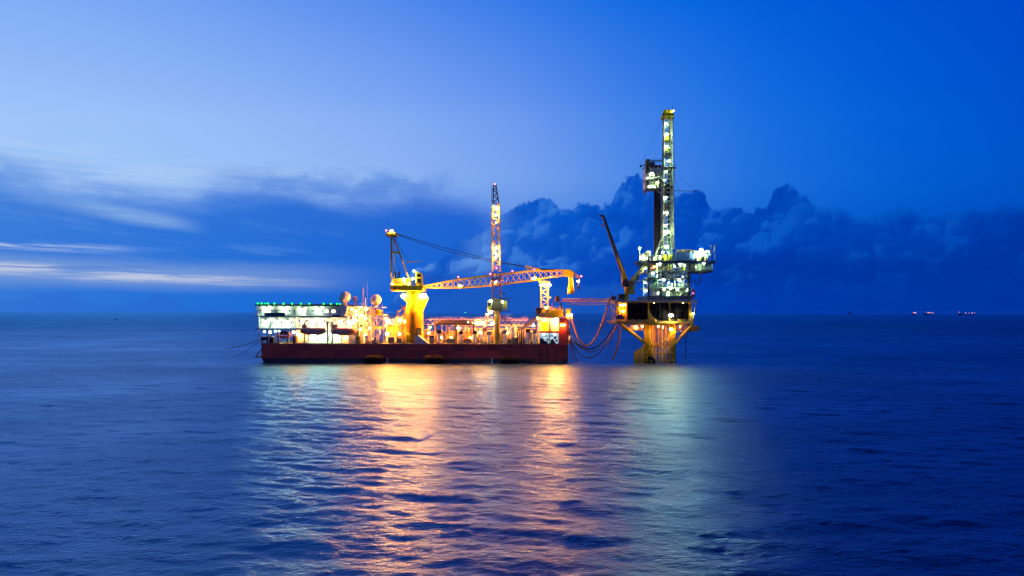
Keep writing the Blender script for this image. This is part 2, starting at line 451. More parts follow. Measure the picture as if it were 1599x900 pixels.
def thing(name, label, cat, loc, group=None):
    o = bpy.data.objects.new(name, None); COL.objects.link(o); o.location = loc; o.empty_display_size = 0.5
    return tag(o, label, cat, group)
def copy_tree(o, parent=None):
    c = o.copy(); COL.objects.link(c); c.parent = parent
    for ch in o.children: copy_tree(ch, c)
    return c
def bez(a, b, c, n=22, sag=None):
    """a hanging line through a, lowest near b, to c"""
    a, b, c = Vector(a), Vector(b), Vector(c); out = []
    for i in range(n + 1):
        t = i / n
        ctrl = b * 2 - (a + c) * 0.5
        out.append(a * (1 - t) ** 2 + ctrl * (2 * t * (1 - t)) + c * t ** 2)
    return out

# ------------------------------------------------------------------ paints
paint('red_hull_trim', (0.34, 0.045, 0.02), 0.5)
paint('orange_red', (0.42, 0.10, 0.025), 0.5)
paint('white_paint', (0.72, 0.74, 0.72), 0.45, wear=(0.42, 0.36, 0.28), amount=0.5, scale=0.35)
paint('cream_paint', (0.68, 0.60, 0.46), 0.45, wear=(0.34, 0.22, 0.1), amount=0.5)
paint('pale_green', (0.26, 0.33, 0.24), 0.5, wear=(0.2, 0.22, 0.14), amount=0.6)
paint('grey_steel', (0.18, 0.2, 0.21), 0.55)
paint('deck_green', (0.05, 0.09, 0.08), 0.7)
paint('dark_steel', (0.022, 0.024, 0.028), 0.5)
paint('tarp_black', (0.004, 0.005, 0.007), 1.0, streak=False); MATS['tarp_black'].node_tree.nodes['Principled BSDF'].inputs['Specular IOR Level'].default_value = 0.08
paint('rubber', (0.007, 0.007, 0.008), 0.9, wear=(0.012, 0.011, 0.010))
paint('crane_yellow', (0.82, 0.80, 0.01), 0.38, wear=(0.42, 0.16, 0.01), amount=0.4, scale=0.3)
paint('pedestal_yellow', (0.80, 0.46, 0.006), 0.42, wear=(0.40, 0.17, 0.01), amount=0.5, scale=0.35)
paint('platform_yellow', (0.60, 0.46, 0.015), 0.5, wear=(0.16, 0.07, 0.015), amount=0.6, scale=0.5)
paint('olive_yellow', (0.36, 0.30, 0.04), 0.5, wear=(0.10, 0.07, 0.02), amount=0.6)
paint('boom_orange', (0.76, 0.62, 0.07), 0.45, wear=(0.25, 0.09, 0.02), amount=0.4)
paint('boom_dark', (0.07, 0.05, 0.028), 0.5)
paint('boat_maroon', (0.60, 0.27, 0.20), 0.45)
paint('blue_paint', (0.02, 0.07, 0.22), 0.5)
paint('navy_paint', (0.012, 0.035, 0.09), 0.55)
paint('red_paint', (0.42, 0.025, 0.02), 0.5)
paint('hose_rubber', (0.46, 0.22, 0.06), 0.6)
paint('hose_dark', (0.12, 0.06, 0.03), 0.6)
paint('rope', (0.85, 0.72, 0.66), 0.8)
paint('cable', (0.02, 0.02, 0.025), 0.6)
paint('radome_white', (0.72, 0.70, 0.66), 0.5, amount=0.15)
paint('glass_dark', (0.01, 0.014, 0.02), 0.12)
paint('drill_pipe', (0.03, 0.024, 0.022), 0.5)
paint('pipe_olive', (0.13, 0.12, 0.035), 0.5)
paint('green_paint', (0.03, 0.28, 0.13), 0.5)
paint('marine_growth', (0.016, 0.013, 0.01), 0.8)
MATS['rubber'].node_tree.nodes['Principled BSDF'].inputs['Specular IOR Level'].default_value = 0.1
paint('foam_white', (0.62, 0.66, 0.7), 0.7, amount=0.1)
paint('post_olive', (0.15, 0.12, 0.02), 0.6)
for n_ in ('crane_yellow', 'boom_orange', 'pedestal_yellow', 'platform_yellow'): MATS[n_].node_tree.nodes['Principled BSDF'].inputs['Specular IOR Level'].default_value = 0.2
paint('mast_paint', (0.56, 0.62, 0.36), 0.45, wear=(0.3, 0.28, 0.1))
def hull_mat():
    m, b = new_mat('red_hull'); t = G.tree
    geo = _n('ShaderNodeNewGeometry'); pos = V(geo.outputs['Position'])
    s = _n('ShaderNodeSeparateXYZ'); plug(s.inputs[0], pos); x, z = V(s.outputs[0]), V(s.outputs[2])
    cell = noise(vec(M('FLOOR', x * 0.235) * 3.7, M('FLOOR', z * 0.45) * 1.9, 0.0), 1.0, 0)
    seam = sstep(M('ABSOLUTE', M('FRACT', x * 0.235) - 0.5), 0.485, 0.495)
    run = noise(vec(x * 1.1, z * 0.12, 3.0), 1.0, 5, 0.6)
    blot = noise(vec(x * 0.14, z * 0.3, 1.0), 1.0, 5, 0.6)
    streak = noise(vec(x * 2.3, z * 0.07, 6.0), 1.0, 4, 0.65)
    c = mix(sstep(cell, 0.35, 0.65), (0.48, 0.020, 0.015, 1), (0.72, 0.05, 0.028, 1))
    c = mix(sstep(run, 0.52, 0.75) * 0.55, c, (0.34, 0.03, 0.02, 1))
    c = mix(sstep(blot, 0.5, 0.75) * 0.5, c, (0.74, 0.10, 0.05, 1))
    c = mix(sstep(streak, 0.55, 0.7) * 0.6, c, (0.30, 0.07, 0.03, 1))
    c = mix(sstep(z, 2.4, 1.5) * sstep(run, 0.35, 0.6) * 0.7, c, (0.10, 0.05, 0.03, 1))
    c = mix(seam * 0.6, c, (0.05, 0.008, 0.006, 1))
    c = mix(sstep(z, 1.75 , 1.45), c, (0.010, 0.009, 0.010, 1))
    plug(b.inputs['Base Color'], c); b.inputs['Roughness'].default_value = 0.5
    MATS['red_hull'] = m
hull_mat()
WARM, WHITE, COOL, PINK, GREEN, ORANGE = (1, 0.26, 0.03), (1, 0.80, 0.46), (0.72, 1, 0.62), (1, 0.16, 0.55), (0.01, 1, 0.025), (1, 0.34, 0.04)
LAMPS = {}
LRNG = random.Random(3)
def lamp_kind(name, col, strength):
    lamp_mat('lamp_' + name, col, strength)
    m = MB().slot(0)
    m.box(-0.28, 0.28, 0.30, 0.42, 0.12, 0.55)              # back plate and visor of the housing
    m.box(-0.34, 0.34, -0.20, 0.42, 0.55, 0.63)
    m.tube((0, 0.36, 0.3), (0, 0.36, -0.7), 0.05, n=4)      # bracket
    m.slot(1).ball((0, 0, 0), 0.42, 8)
    me = bpy.data.meshes.new('floodlight')
    me.from_pydata(m.v, [], m.f); me.materials.append(MATS['dark_steel']); me.materials.append(MATS['lamp_' + name])
    me.polygons.foreach_set('material_index', m.mi); me.update()
    LAMPS[name] = me
LK = 1.0
lamp_kind('warm', WARM, 640 * LK); lamp_kind('mid', WARM, 1900 * LK); lamp_kind('string', WARM, 1200 * LK); lamp_kind('flood', WARM, 2100 * LK); lamp_kind('rig', COOL, 360 * LK); lamp_kind('white', WHITE, 260 * LK); lamp_kind('cool', COOL, 170 * LK); lamp_kind('spot', WHITE, 240 * LK); lamp_kind('wall', COOL, 115 * LK)
lamp_kind('pink', PINK, 9 * LK); lamp_kind('green', GREEN, 6 * LK); lamp_kind('orange', ORANGE, 240 * LK)
def lamp(root, px, py, d, kind, size=1.0, parent=None, name='floodlight'):
    o = bpy.data.objects.new(name, LAMPS[kind]); COL.objects.link(o)
    o.parent = parent or root; o.location = P(px, py, d) - Vector(root.location); k = 0.74 * size
    if kind in ('pink', 'green'): o.scale = (size * .8,) * 3
    else:
        k *= {'flood': 1.6, 'mid': 1.35, 'spot': 1.35, 'wall': 1.2, 'warm': 1.15, 'rig': 0.96}.get(kind, 1)
        o.scale = (k * LRNG.uniform(.85, 1.5), k, k * LRNG.uniform(.7, 1.05))
    return o

# ------------------------------------------------------------------ the barge
DECK = P(647, 538).z
barge = thing('tender_barge', 'long dark red barge with a lit white deckhouse, lying beside the drilling platform', 'barge', (P(647, 568).x, D0 + 15, 0))
def part(mb, name, mat, parent=barge, smooth=False): return mb.build(name, mat, parent, smooth)
pz = lambda px, py, d=0: P(px, py, d).z
L0, L1 = P(408.4, 538).x, P(885.5, 538).x
hull = MB().prism([(L0, DECK), (L0, 1.9), (L0 + 1.3, -1.0), (L0 + 3.5, -2.2), (L1 - 1, -2.2), (L1, -1.0), (L1, DECK)], D0, D0 + 30)
hull_o = part(hull, 'hull', 'red_hull')
# rubbing strake and draught frames, a little proud of the plating
part(MB().box(L0 - 0.05, L1 + 0.05, D0 - 0.25, D0, DECK - 0.35, DECK - 0.02), 'rubbing_strake', 'red_hull', hull_o)
for x in (839, 850.5, 862, 873.5):
    m = MB(); a = P(x, 542, -0.35); b = P(x, 564, -0.35); m.box(a.x - .22, a.x + .22, D0 - .35, D0 - .003, b.z, a.z); part(m, 'fender_bar', 'orange_red', hull_o)
a = P(833, 564, -0.5); b = P(879, 565.5, -0.5); part(MB().box(a.x, b.x, D0 - .6, D0 - .003, b.z, a.z), 'fender_shelf', 'orange_red', hull_o)
for x in (455, 520, 590, 643, 700, 760, 822):
    a = P(x, 545, 0); part(MB().box(a.x - .1, a.x + .1, D0 - .14, D0 - .003, 1.4, DECK - .4), 'hull_rib', 'red_hull', hull_o)
part(MB().box(L0 + .05, L1 - .05, D0 + .05, D0 + 29.95, DECK + .004, DECK + .03), 'deck', 'deck_green')
m = MB(); m.rail([(P(462, 538).x, D0 + .3, DECK), (P(840, 538).x, D0 + .3, DECK)], h=1.15, r=.05, step=2.1, bars=3); part(m, 'deck_railing', 'olive_yellow')
m = MB(); m.rail([(L0 + .4, D0 + 29.6, DECK), (L1 - .4, D0 + 29.6, DECK)], h=1.15, r=.05, step=2.4); part(m, 'deck_railing', 'olive_yellow')
m = MB()
for i in range(5): m.tube((L0 - 2.9, D0 + 2 + i * 6, pz(397, 560)), (L0 - .1, D0 + 2 + i * 6, pz(397, 560.5)), .2); m.tube((L0 - 2.8, D0 + 2 + i * 6, pz(397, 560)), (L0 - .05, D0 + 2 + i * 6, pz(408, 543)), .2)
m.tube((L0 - 2.8, D0 + 2, pz(397, 560)), (L0 - 2.8, D0 + 26, pz(397, 560)), .2); part(m, 'anchor_rack', 'orange_red')

# white accommodation at the left end: two cantilevered storeys over an open deck, a lower house behind the boats
acc = part(MB().pbox(402, 479.4, 541, 495.2, 1.6, 27), 'upper_storey', 'white_paint')
acc2 = part(MB().pbox(405.5, 497.4, 462, 514.6, 2.4, 27), 'middle_storey', 'white_paint')
acc3 = part(MB().pbox(462.2, 497.4, 560, 516.2, 5.6, 26.9), 'middle_storey', 'white_paint')
low = part(MB().box(P(463, 520, 6).x, P(560, 520, 6).x, D0 + 6, D0 + 26, DECK + .03, pz(470, 516.4, 6)), 'lower_house', 'white_paint')
heli = part(MB().pbox(398.2, 476.6, 531, 479.3, -0.4, 29), 'helideck', 'deck_green')
m = MB(); a = P(398.2, 478, -1.9); b = P(531, 478, -1.9)
for i in range(34):
    x = a.x + (b.x - a.x) * i / 33; m.tube((x, D0 - .4, a.z - .1), (x, D0 - 1.9, a.z + .25), .05, n=4)
m.tube((a.x, D0 - 1.9, a.z + .25), (b.x, D0 - 1.9, a.z + .25), .06, n=4); m.tube((a.x, D0 - 1.2, a.z + .1), (b.x, D0 - 1.2, a.z + .1), .04, n=4)
part(m, 'safety_net', 'grey_steel', heli)
for x in (402.5, 408.5, 414.5, 418.5, 428.5, 442.5, 456, 470, 483, 505.5, 516.5, 526.5, 530.5): lamp(barge, x, 476.2, -0.2, 'green', .92 if x not in (414.5, 530.5) else .65, heli, 'perimeter_light')
for (x0, x1, y, d0, d1, par) in ((398.2, 541.5, 495.3, .2, 27, acc), (398.5, 471, 514.8, .2, 27, acc2)):
    part(MB().pbox(x0, y, x1, y + 1.7, d0, d1), 'walkway', 'grey_steel', par)
    a = P(x0, y, d0 + .1); b = P(x1, y, d0 + .1)
    m = MB().rail([(a.x, D0 + d1, a.z), a, b], h=1.15, r=.04, step=1.7); part(m, 'railing', 'white_paint', par)
part(MB().pbox(413, 490.2, 445, 495.2, .0, .15), 'canvas_screen', 'navy_paint', acc)
m = MB().pbox(520, 493.6, 531, 496, .0, .15); part(m, 'life_raft_rack', 'dark_steel', acc)
# doors and windows, frames proud of the wall
def opening(x, y, w, h, d, par, kind):
    a = P(x - w / 2, y + h / 2, d); b = P(x + w / 2, y - h / 2, d)
    if kind == 'door':
        o = part(MB().box(a.x, b.x, D0 + d - .12, D0 + d - .003, a.z, b.z), 'door', 'grey_steel', par); return
    o = MB(); t = .1
    for bx in ((a.x - t, b.x + t, a.z - t, a.z), (a.x - t, b.x + t, b.z, b.z + t), (a.x - t, a.x, a.z, b.z), (b.x, b.x + t, a.z, b.z)): o.box(bx[0], bx[1], D0 + d - .14, D0 + d - .003, bx[2], bx[3])
    o.slot(1).box(a.x, b.x, D0 + d - .05, D0 + d - .003, a.z, b.z)
    part(o, 'window', ['white_paint', 'lit_window' if kind == 'lit' else 'glass_dark'], par)
lamp_mat('lit_window', (1, .84, .55), 2.2)
lamp_mat('lit_interior', (.55, .8, 1), 0.9)
opening(510, 487.8, 6.2, 5, 1.6, acc, 'lit'); opening(520.7, 487.8, 6.2, 5, 1.6, acc, 'lit')
for x in (431.6, 460.3, 479, 530.5): opening(x, 489, 2.6, 8.5, 1.6, acc, 'door')
for x in (407, 424, 437.5, 452, 489.5, 503): opening(x, 486.8, 2.4, 2.2, 1.6, acc, 'dark')
opening(422, 508.5, 2.8, 8.5, 2.4, acc2, 'door')
for x in (494.5, 517): opening(x, 508.5, 2.8, 8.5, 5.6, acc3, 'door')
for x in (409, 427, 439.5, 455): opening(x, 505.3, 2.4, 2.2, 2.4, acc2, 'dark')
for x in (468, 479, 507, 537, 546): opening(x, 503.3, 2.4, 2.2, 5.6, acc3, 'dark')
for x in (482, 496, 513.5, 533, 548): opening(x, 529.5, 2.8, 9, 6, low, 'door')
for (a, b, r) in [((x, 538, dd), (x, 516.5, dd), .16) for x in (404.5, 420, 436, 452) for dd in (1, 20)] + [((404.5, 497, .8), (404.5, 515, .8), .16), ((400, 479.5, .6), (404.5, 497, .8), .12), ((399.5, 479.5, .6), (399.5, 495, .8), .08)]:
    part(MB().tube(P(*a), P(*b), r), 'stanchion', 'white_paint')
m = MB().pprism([(531, 479), (543, 479), (538, 497), (531, 497)], .8, 1.5); part(m, 'bridge_wing', 'white_paint', acc)
m = MB()
for x in (475, 511, 518.6, 559):
    m = MB(); m.pbox(x - .9, 504, x + .9, 538, .9, 1.5); m.pbox(x - .9, 504, x + .9, 506.5, -1.3, .9); m.tube(P(x, 516, 1.0), P(x, 506, -1.0), .14)
    part(m, 'boat_davit', 'deck_green')

# bridge and radar block
bridge = part(MB().pbox(543, 480, 567, 537.6, 4.5, 26), 'bridge_block', 'white_paint')
m = MB()
for y in (479.6, 491, 503.5, 516): m.pbox(541, y, 570.5, y + 1.2, 2.2, 4.5)
part(m, 'bridge_deck', 'white_paint', bridge)
m = MB()
for y in (479.6, 491, 503.5, 516):
    a = P(541, y, 2.3); b = P(570.5, y, 2.3); m.rail([a, b], h=1.1, r=.045, step=1.3)
part(m, 'railing', 'white_paint', bridge)
m = MB()
for x in (543.5, 552, 561, 570): m.tube(P(x, 480, 2.4), P(x, 538, 2.4), .12)
for (x0, y0, x1, y1) in ((545, 491, 556, 480), (556, 503.5, 546, 492), (547, 516, 558, 504.5), (558, 537.5, 548, 517)):
    for o in (0, .8): m.tube(P(x0, y0, 2.9 + o), P(x1, y1, 2.9 + o), .1, n=4)
part(m, 'outside_stair', 'white_paint', bridge)
for x, y in ((548, 486), (556, 486), (563, 486), (549, 498), (558, 498), (564, 510), (551, 510), (556, 524)): opening(x, y, 3, 3, 4.5, bridge, 'dark')
# open white steel frame with yellow stair, right of the bridge
fr = MB()
for d in (3, 11):
    for x in (571, 579.5, 588.5, 599): fr.tube(P(x, 538, d), P(x, 497 if x > 575 else 484, d), .2)
    for y in (497.5, 511): fr.tube(P(567, y, d), P(600, y, d), .2)
    fr.tube(P(571, 511, d), P(579.5, 498, d), .12); fr.tube(P(588.5, 498, d), P(579.5, 511, d), .12); fr.tube(P(588.5, 538, d), P(599, 511, d), .12)
    fr.tube(P(579.5, 511, d), P(571, 524, d), .12); fr.tube(P(571, 484, d), P(571, 466, d), .12)
for x in (571, 579.5, 588.5, 599):
    for y in (497.5, 511): fr.tube(P(x, y, 3), P(x, y, 3) + Vector((0, 8, 0)), .16)
frame = part(fr, 'deck_frame', 'white_paint')
m = MB(); m.pbox(578, 492.5, 599, 494, 3, 11); m.rail([P(578, 492.5, 3.1), P(599, 492.5, 3.1)], h=1.6, r=.06, step=1.1, bars=3); part(m, 'tank_platform', 'crane_yellow', frame)
m = MB(); m.pbox(572, 480.3, 597, 481.8, 4.5, 14); m.rail([P(580, 480.3, 4.6), P(597, 480.3, 4.6)], h=1.3, r=.05, step=1.1, bars=3); part(m, 'dome_platform', 'white_paint', frame)
for a, b, dd in ((597, 599, 5), (579, 579.5, 5), (588, 588.5, 9)): part(MB().tube(P(a, 481.8, dd), P(b, 497, dd), .14), 'platform_post', 'white_paint', frame)
m = MB()
for o in (0, 1): m.tube(P(581, 522, 2.6 + o), P(596, 500, 2.6 + o), .12); m.tube(P(581, 518, 2.6 + o), P(596, 496, 2.6 + o), .06)
part(m, 'stair', 'crane_yellow', frame)
m = MB().pbox(569, 511.3, 599, 515, 8, 10); part(m, 'pipe_tray', 'boom_orange', frame)

# right-hand house: open gallery above, lit store below, red end wall
house = part(MB().pbox(842, 497, 873, 537.6, 4.2, 27), 'right_house', 'cream_paint')
m = MB().pbox(841, 494.6, 885.5, 497, 0.02, 27); part(m, 'house_roof', 'cream_paint', house)
m = MB().pprism([(873, 497), (885.3, 497), (885.3, 538), (873, 538)], 0.015, 26); part(m, 'end_wall', 'red_hull_trim', house)
part(MB().pbox(842.5, 517, 872.9, 519.8, 0.03, 4.2), 'gallery_floor', 'orange_red', house)
m = MB(); a = P(842.5, 517, .1); b = P(872.9, 517, .1); m.rail([a, b], h=1.2, r=.05, step=1.3); part(m, 'gallery_railing', 'orange_red', house)
m = MB().pbox(846.5, 503, 855.5, 516.8, 4.05, 4.19); part(m, 'door', 'crane_yellow', house)
m = MB().pbox(860.5, 503.5, 862.5, 517, 3.0, 4.19); part(m, 'cabinet', 'grey_steel', house)
m = MB()
for x in (842.6, 857.5, 871.8): m.pbox(x, 497, x + 1.1, 538, .05, .4)
m.pbox(842.6, 536, 872.9, 538, .05, .4); part(m, 'gallery_post', 'cream_paint', house)
m = MB(); m.pbox(844, 520.5, 857, 535.8, 4.02, 4.18); m.pbox(859, 520.5, 871.5, 535.8, 4.02, 4.18); part(m, 'lit_bay', 'lit_interior', house)
for (x, y, w, h, mt) in ((846.5, 530, 4, 4, 'blue_paint'), (852.5, 524, 3.5, 3, 'grey_steel'), (855, 531, 3, 5, 'white_paint'), (862, 524.5, 4, 3, 'blue_paint'), (867, 527.5, 4, 3, 'dark_steel'), (862.5, 531.5, 4, 3, 'grey_steel'), (869, 532, 3, 4, 'blue_paint')):
    part(MB().pbox(x - w / 2, y - h / 2, x + w / 2, y + h / 2, 2.8, 3.6), 'stores_locker', mt, house)
m = MB()
for y in (525.5, 530): m.pbox(844, y, 871.5, y + .6, 2.2, 3.7)
part(m, 'shelf', 'grey_steel', house)
m = MB().pprism([(843, 538), (843, 531), (846, 527), (849, 531), (855, 534), (856, 538)], -.1, 0.4); m.pprism([(859, 538), (860, 531), (863, 529), (867, 534), (869, 538)], -.1, .4); part(m, 'bulwark_plate', 'dark_steel', house)
top = part(MB().pbox(846, 483.5, 879, 494.5, 2.5, 20), 'winch_house', 'crane_yellow')
m = MB(); m.rail([P(838, 494.5, .6), P(884, 494.5, .6)], h=2.0, r=.06, step=1.4, bars=3); m.rail([P(846, 483.5, 2.6), P(879, 483.5, 2.6)], h=1.1, r=.05, step=1.2); part(m, 'railing', 'boom_orange', top)
part(MB().pbox(837, 480.5, 846.5, 491, 3.5, 8), 'stack_casing', 'dark_steel', top)
for (x, w, h, mt) in ((852, 6, 3, 'boom_orange'), (861, 5, 4, 'cream_paint'), (869, 6, 2.5, 'boom_orange'), (876, 4, 5, 'cream_paint')):
    part(MB().pbox(x - w / 2, 483.4 - h, x + w / 2, 483.4, 4, 7), 'roof_locker', mt, top)
m = MB(); m.tube(P(870.6, 462, 4), P(881.5, 494, 4), .3); m.tube(P(870.6, 462, 10), P(881.5, 494, 10), .3); m.pbox(868.2, 462, 873.5, 471, 4.4, 9.6); m.tube(P(870.6, 463, 4), P(858, 482, 4), .18); m.tube(P(870.6, 463, 10), P(858, 482, 10), .18)
part(m, 'stern_gallows', 'boom_dark')
m = MB(); m.pprism([(884, 481.5), (893, 481.5), (891, 487), (888, 495), (885.5, 502), (884, 502)], 2, 4); m.tube(P(891.5, 490, 3), P(888.5, 512, 3), .22); m.tube(P(887, 512, 3), P(885, 518, 3), .25); part(m, 'hose_bracket', 'boom_orange')
m = MB(); m.tube(P(886.2, 497, .4), P(886.2, 567, .4), .25); part(m, 'corner_guard', 'orange_red', hull_o)
m = MB(); m.pbox(886.5, 527, 889.5, 537, 2, 5); part(m, 'end_ladder_platform', 'orange_red')

# deck gear fixed to the barge between the houses
def duct(i):
    o = i * 3.1; d = 1.8 + (3 - i) * .5
    pts = [P(808.5 + o, 538, d), P(808.5 + o, 519 - i, d), P(809.5 + o, 515.5 - i, d), P(843 + o * .9, 490.5 - i * .4, d), P(846.5 + o, 487, d), P(847.5 + o, 481, d)]
    part(MB().path(pts, .26, 8), 'exhaust_duct', 'boom_dark' if i % 2 == 0 else 'grey_steel', smooth=True)
for i in range(4): duct(i)
m = MB()
for d in (12, 20):
    m.truss([P(598, 500, d), P(824, 500, d)], [P(598, 507.5, d), P(824, 507.5, d)], .7, 64, .13, .06)
gan = part(m, 'overhead_walkway', 'cream_paint')
for i, x in enumerate((604, 618, 669, 680, 690, 697, 714, 727, 741, 757, 772, 790, 806, 820)):
    for d in (12, 20): part(MB().tube(P(x, 538, d), P(x, 507.5, d), .24 if i % 3 else .34), 'walkway_leg', 'cream_paint', gan)
m = MB(); m.rail([P(598, 500, 11.4), P(824, 500, 11.4)], h=1.0, r=.04, step=1.8); part(m, 'railing', 'boom_orange', gan)
m = MB(); m.pbox(604, 507.6, 634, 516, 16, 17); part(m, 'wind_screen', 'grey_steel', gan)
m = MB(); m.pbox(604, 516.2, 668, 518, 11, 19); part(m, 'mezzanine', 'boom_orange', gan)
m = MB(); m.rail([P(604, 516.2, 11.1), P(668, 516.2, 11.1)], h=1.1, r=.05, step=1.3); part(m, 'railing', 'crane_yellow', gan)
m = MB(); m.pbox(700, 517, 840, 518.2, 10.5, 19); part(m, 'mezzanine', 'boom_orange', gan)
for k in range(24):
    x = 702 + k * 5.0 + RNG.uniform(-1.5, 1.5); h0 = RNG.choice([510, 514, 518.3]); r = RNG.uniform(.1, .24); d = RNG.uniform(8.5, 11)
    part(MB().path([P(x, 538, d), P(x, h0 + 2, d), P(x + RNG.choice([-3, 3]), h0, d)], r, 6), 'riser_pipe', RNG.choice(['cream_paint', 'boom_orange', 'white_paint']), gan, True)
for k in range(6):
    y = 509 + k * 4.2; part(MB().tube(P(705, y, 19.5), P(838, y, 19.5), .2), 'header_pipe', ['cream_paint', 'boom_orange', 'crane_yellow'][k % 3], gan)
m = MB(); m.pbox(602, 518, 842, 537.6, 22, 24); part(m, 'back_bulkhead', 'cream_paint')
for y0, y1, x in ((538, 508, 613), (538, 517, 645)):
    m = MB()
    for d in (9, 10): m.tube(P(x - 7, y0, d), P(x + 8, y1, d), .12)
    part(m, 'stair', 'crane_yellow', gan)
m = MB(); m.tube(P(662, 531, 5), P(676, 516, 5), .14); m.tube(P(662, 517, 5), P(676, 534, 5), .14); part(m, 'brace', 'cream_paint', gan)
m = MB(); m.truss([P(621.5, 485, 6), P(613, 538, 6)], [P(632, 479, 6), P(626, 538, 6)], .8, 9, .18, .1); part(m, 'yellow_derrick_frame', 'boom_orange')
m = MB(); m.tube(P(627, 486, 6), P(627, 477, 6), .22); m.tube(P(630.5, 486, 6), P(630.5, 479, 6), .22); part(m, 'exhaust_stub', 'boom_dark')
m = MB(); m.pbox(760, 497, 800, 498.5, 5, 9); m.rail([P(760, 497, 5), P(799, 497, 5)], h=1.2, r=.05, step=1.1); m.tube(P(758, 508, 6), P(766, 489, 6), .3); m.tube(P(752, 510, 6), P(760, 492, 6), .2); part(m, 'crane_access_stair', 'cream_paint')
m = MB(); m.tube(P(781, 494, 6), P(801, 510, 6), .16); m.tube(P(781, 491, 6), P(801, 507, 6), .08); part(m, 'access_ladder', 'boom_dark')

# the barge's floodlights
for x, y, s in ((415.7, 485, 1.2), (443.4, 484.3, 1.2), (471.4, 485.9, 1.3), (496.9, 485.6, 1.3)): lamp(barge, x, y, 0.9, 'wall', s)
for x, y, s in ((413.8, 505, 1.3), (431.2, 504.6, 1.2), (447.3, 505.4, 1.25), (472.5, 503.5, 1.2), (487, 504.6, 1.3), (501, 503.8, 1.2), (531, 504.6, 1.1), (545, 504, 1)): lamp(barge, x, y, 1.7, 'white' if x > 460 else 'wall', s)
for x in (472.5, 487, 501, 531, 545): part(MB().tube(P(x, 497.2, .85), P(x, 502.5, .85), .09, n=4), 'lamp_bracket', 'white_paint')
for x, y, k, s in ((458.5, 520.6, 'warm', 1.1), (489.3, 525.6, 'wall', 1.4), (504.8, 526.4, 'wall', 1.4), (524.1, 526.4, 'wall', 1.4), (466, 524, 'warm', .9), (550, 527, 'warm', .9), (541, 528, 'warm', .8)): lamp(barge, x, y, 4.9, k, s)
for x, y in ((413, 520), (422, 520.5), (430, 519), (436, 519.4), (447, 529)): lamp(barge, x, y, 12, 'white', .8)
for x, y, k, s in ((536, 485, 'white', 1), (549, 484, 'warm', .9), (556, 487, 'warm', 1), (563, 482, 'warm', .9), (572, 484, 'warm', 1.0), (557, 493, 'warm', 1.0), (565, 494, 'warm', 1.3), (553, 501, 'white', 1.0), (560, 505, 'warm', 1.0), (548, 507, 'warm', 1), (571, 499, 'warm', .9), (577, 514, 'warm', 1), (563, 516, 'warm', .9), (571, 524, 'warm', .9), (554, 520, 'warm', .9), (583, 530, 'warm', .8)):
    lamp(barge, x, y, 1.9, k, s * .72)
for x, y, k, s in ((605.9, 503.5, 'mid', 1.4), (604.7, 522.7, 'warm', 1.3), (624, 522.7, 'warm', 1.2), (624, 501, 'warm', 1.3), (632, 503, 'warm', .8), (670, 521, 'mid', .6), (672, 512, 'warm', .6),
                   (731, 505, 'white', .9), (744, 505, 'mid', .8), (754, 505, 'mid', .9), (760.5, 491.5, 'warm', .8), (769.6, 505.6, 'white', 1.2), (716, 513, 'mid', .7), (750, 520, 'warm', 1.0), (735, 528, 'warm', .8), (705, 528, 'warm', .7), (792, 520, 'warm', .8), (803, 513, 'mid', .9), (826, 522, 'white', .9), (833, 508, 'warm', .9), (690, 528, 'warm', .7)):
    lamp(barge, x, y, 7.5 if x < 700 or x > 780 else 9.5, k, s)
for x, y, d, k, s in ((869, 500, 1.0, 'flood', 1.5), (850, 499.5, 2.2, 'warm', .9), (877, 507.5, -.6, 'warm', .9), (881, 507.5, -.5, 'warm', .6), (853.5, 480.7, 2.2, 'warm', .8), (891.6, 491.6, 1.5, 'warm', 1.0), (887, 492.6, 1.5, 'warm', .8), (835, 524, 3, 'white', 1.0), (850, 522, 1.6, 'cool', .6), (866, 522, 1.6, 'cool', .6), (886.5, 526, 1, 'white', .5), (840, 497, 1.5, 'warm', .8)):
    lamp(barge, x, y, d, k, s)

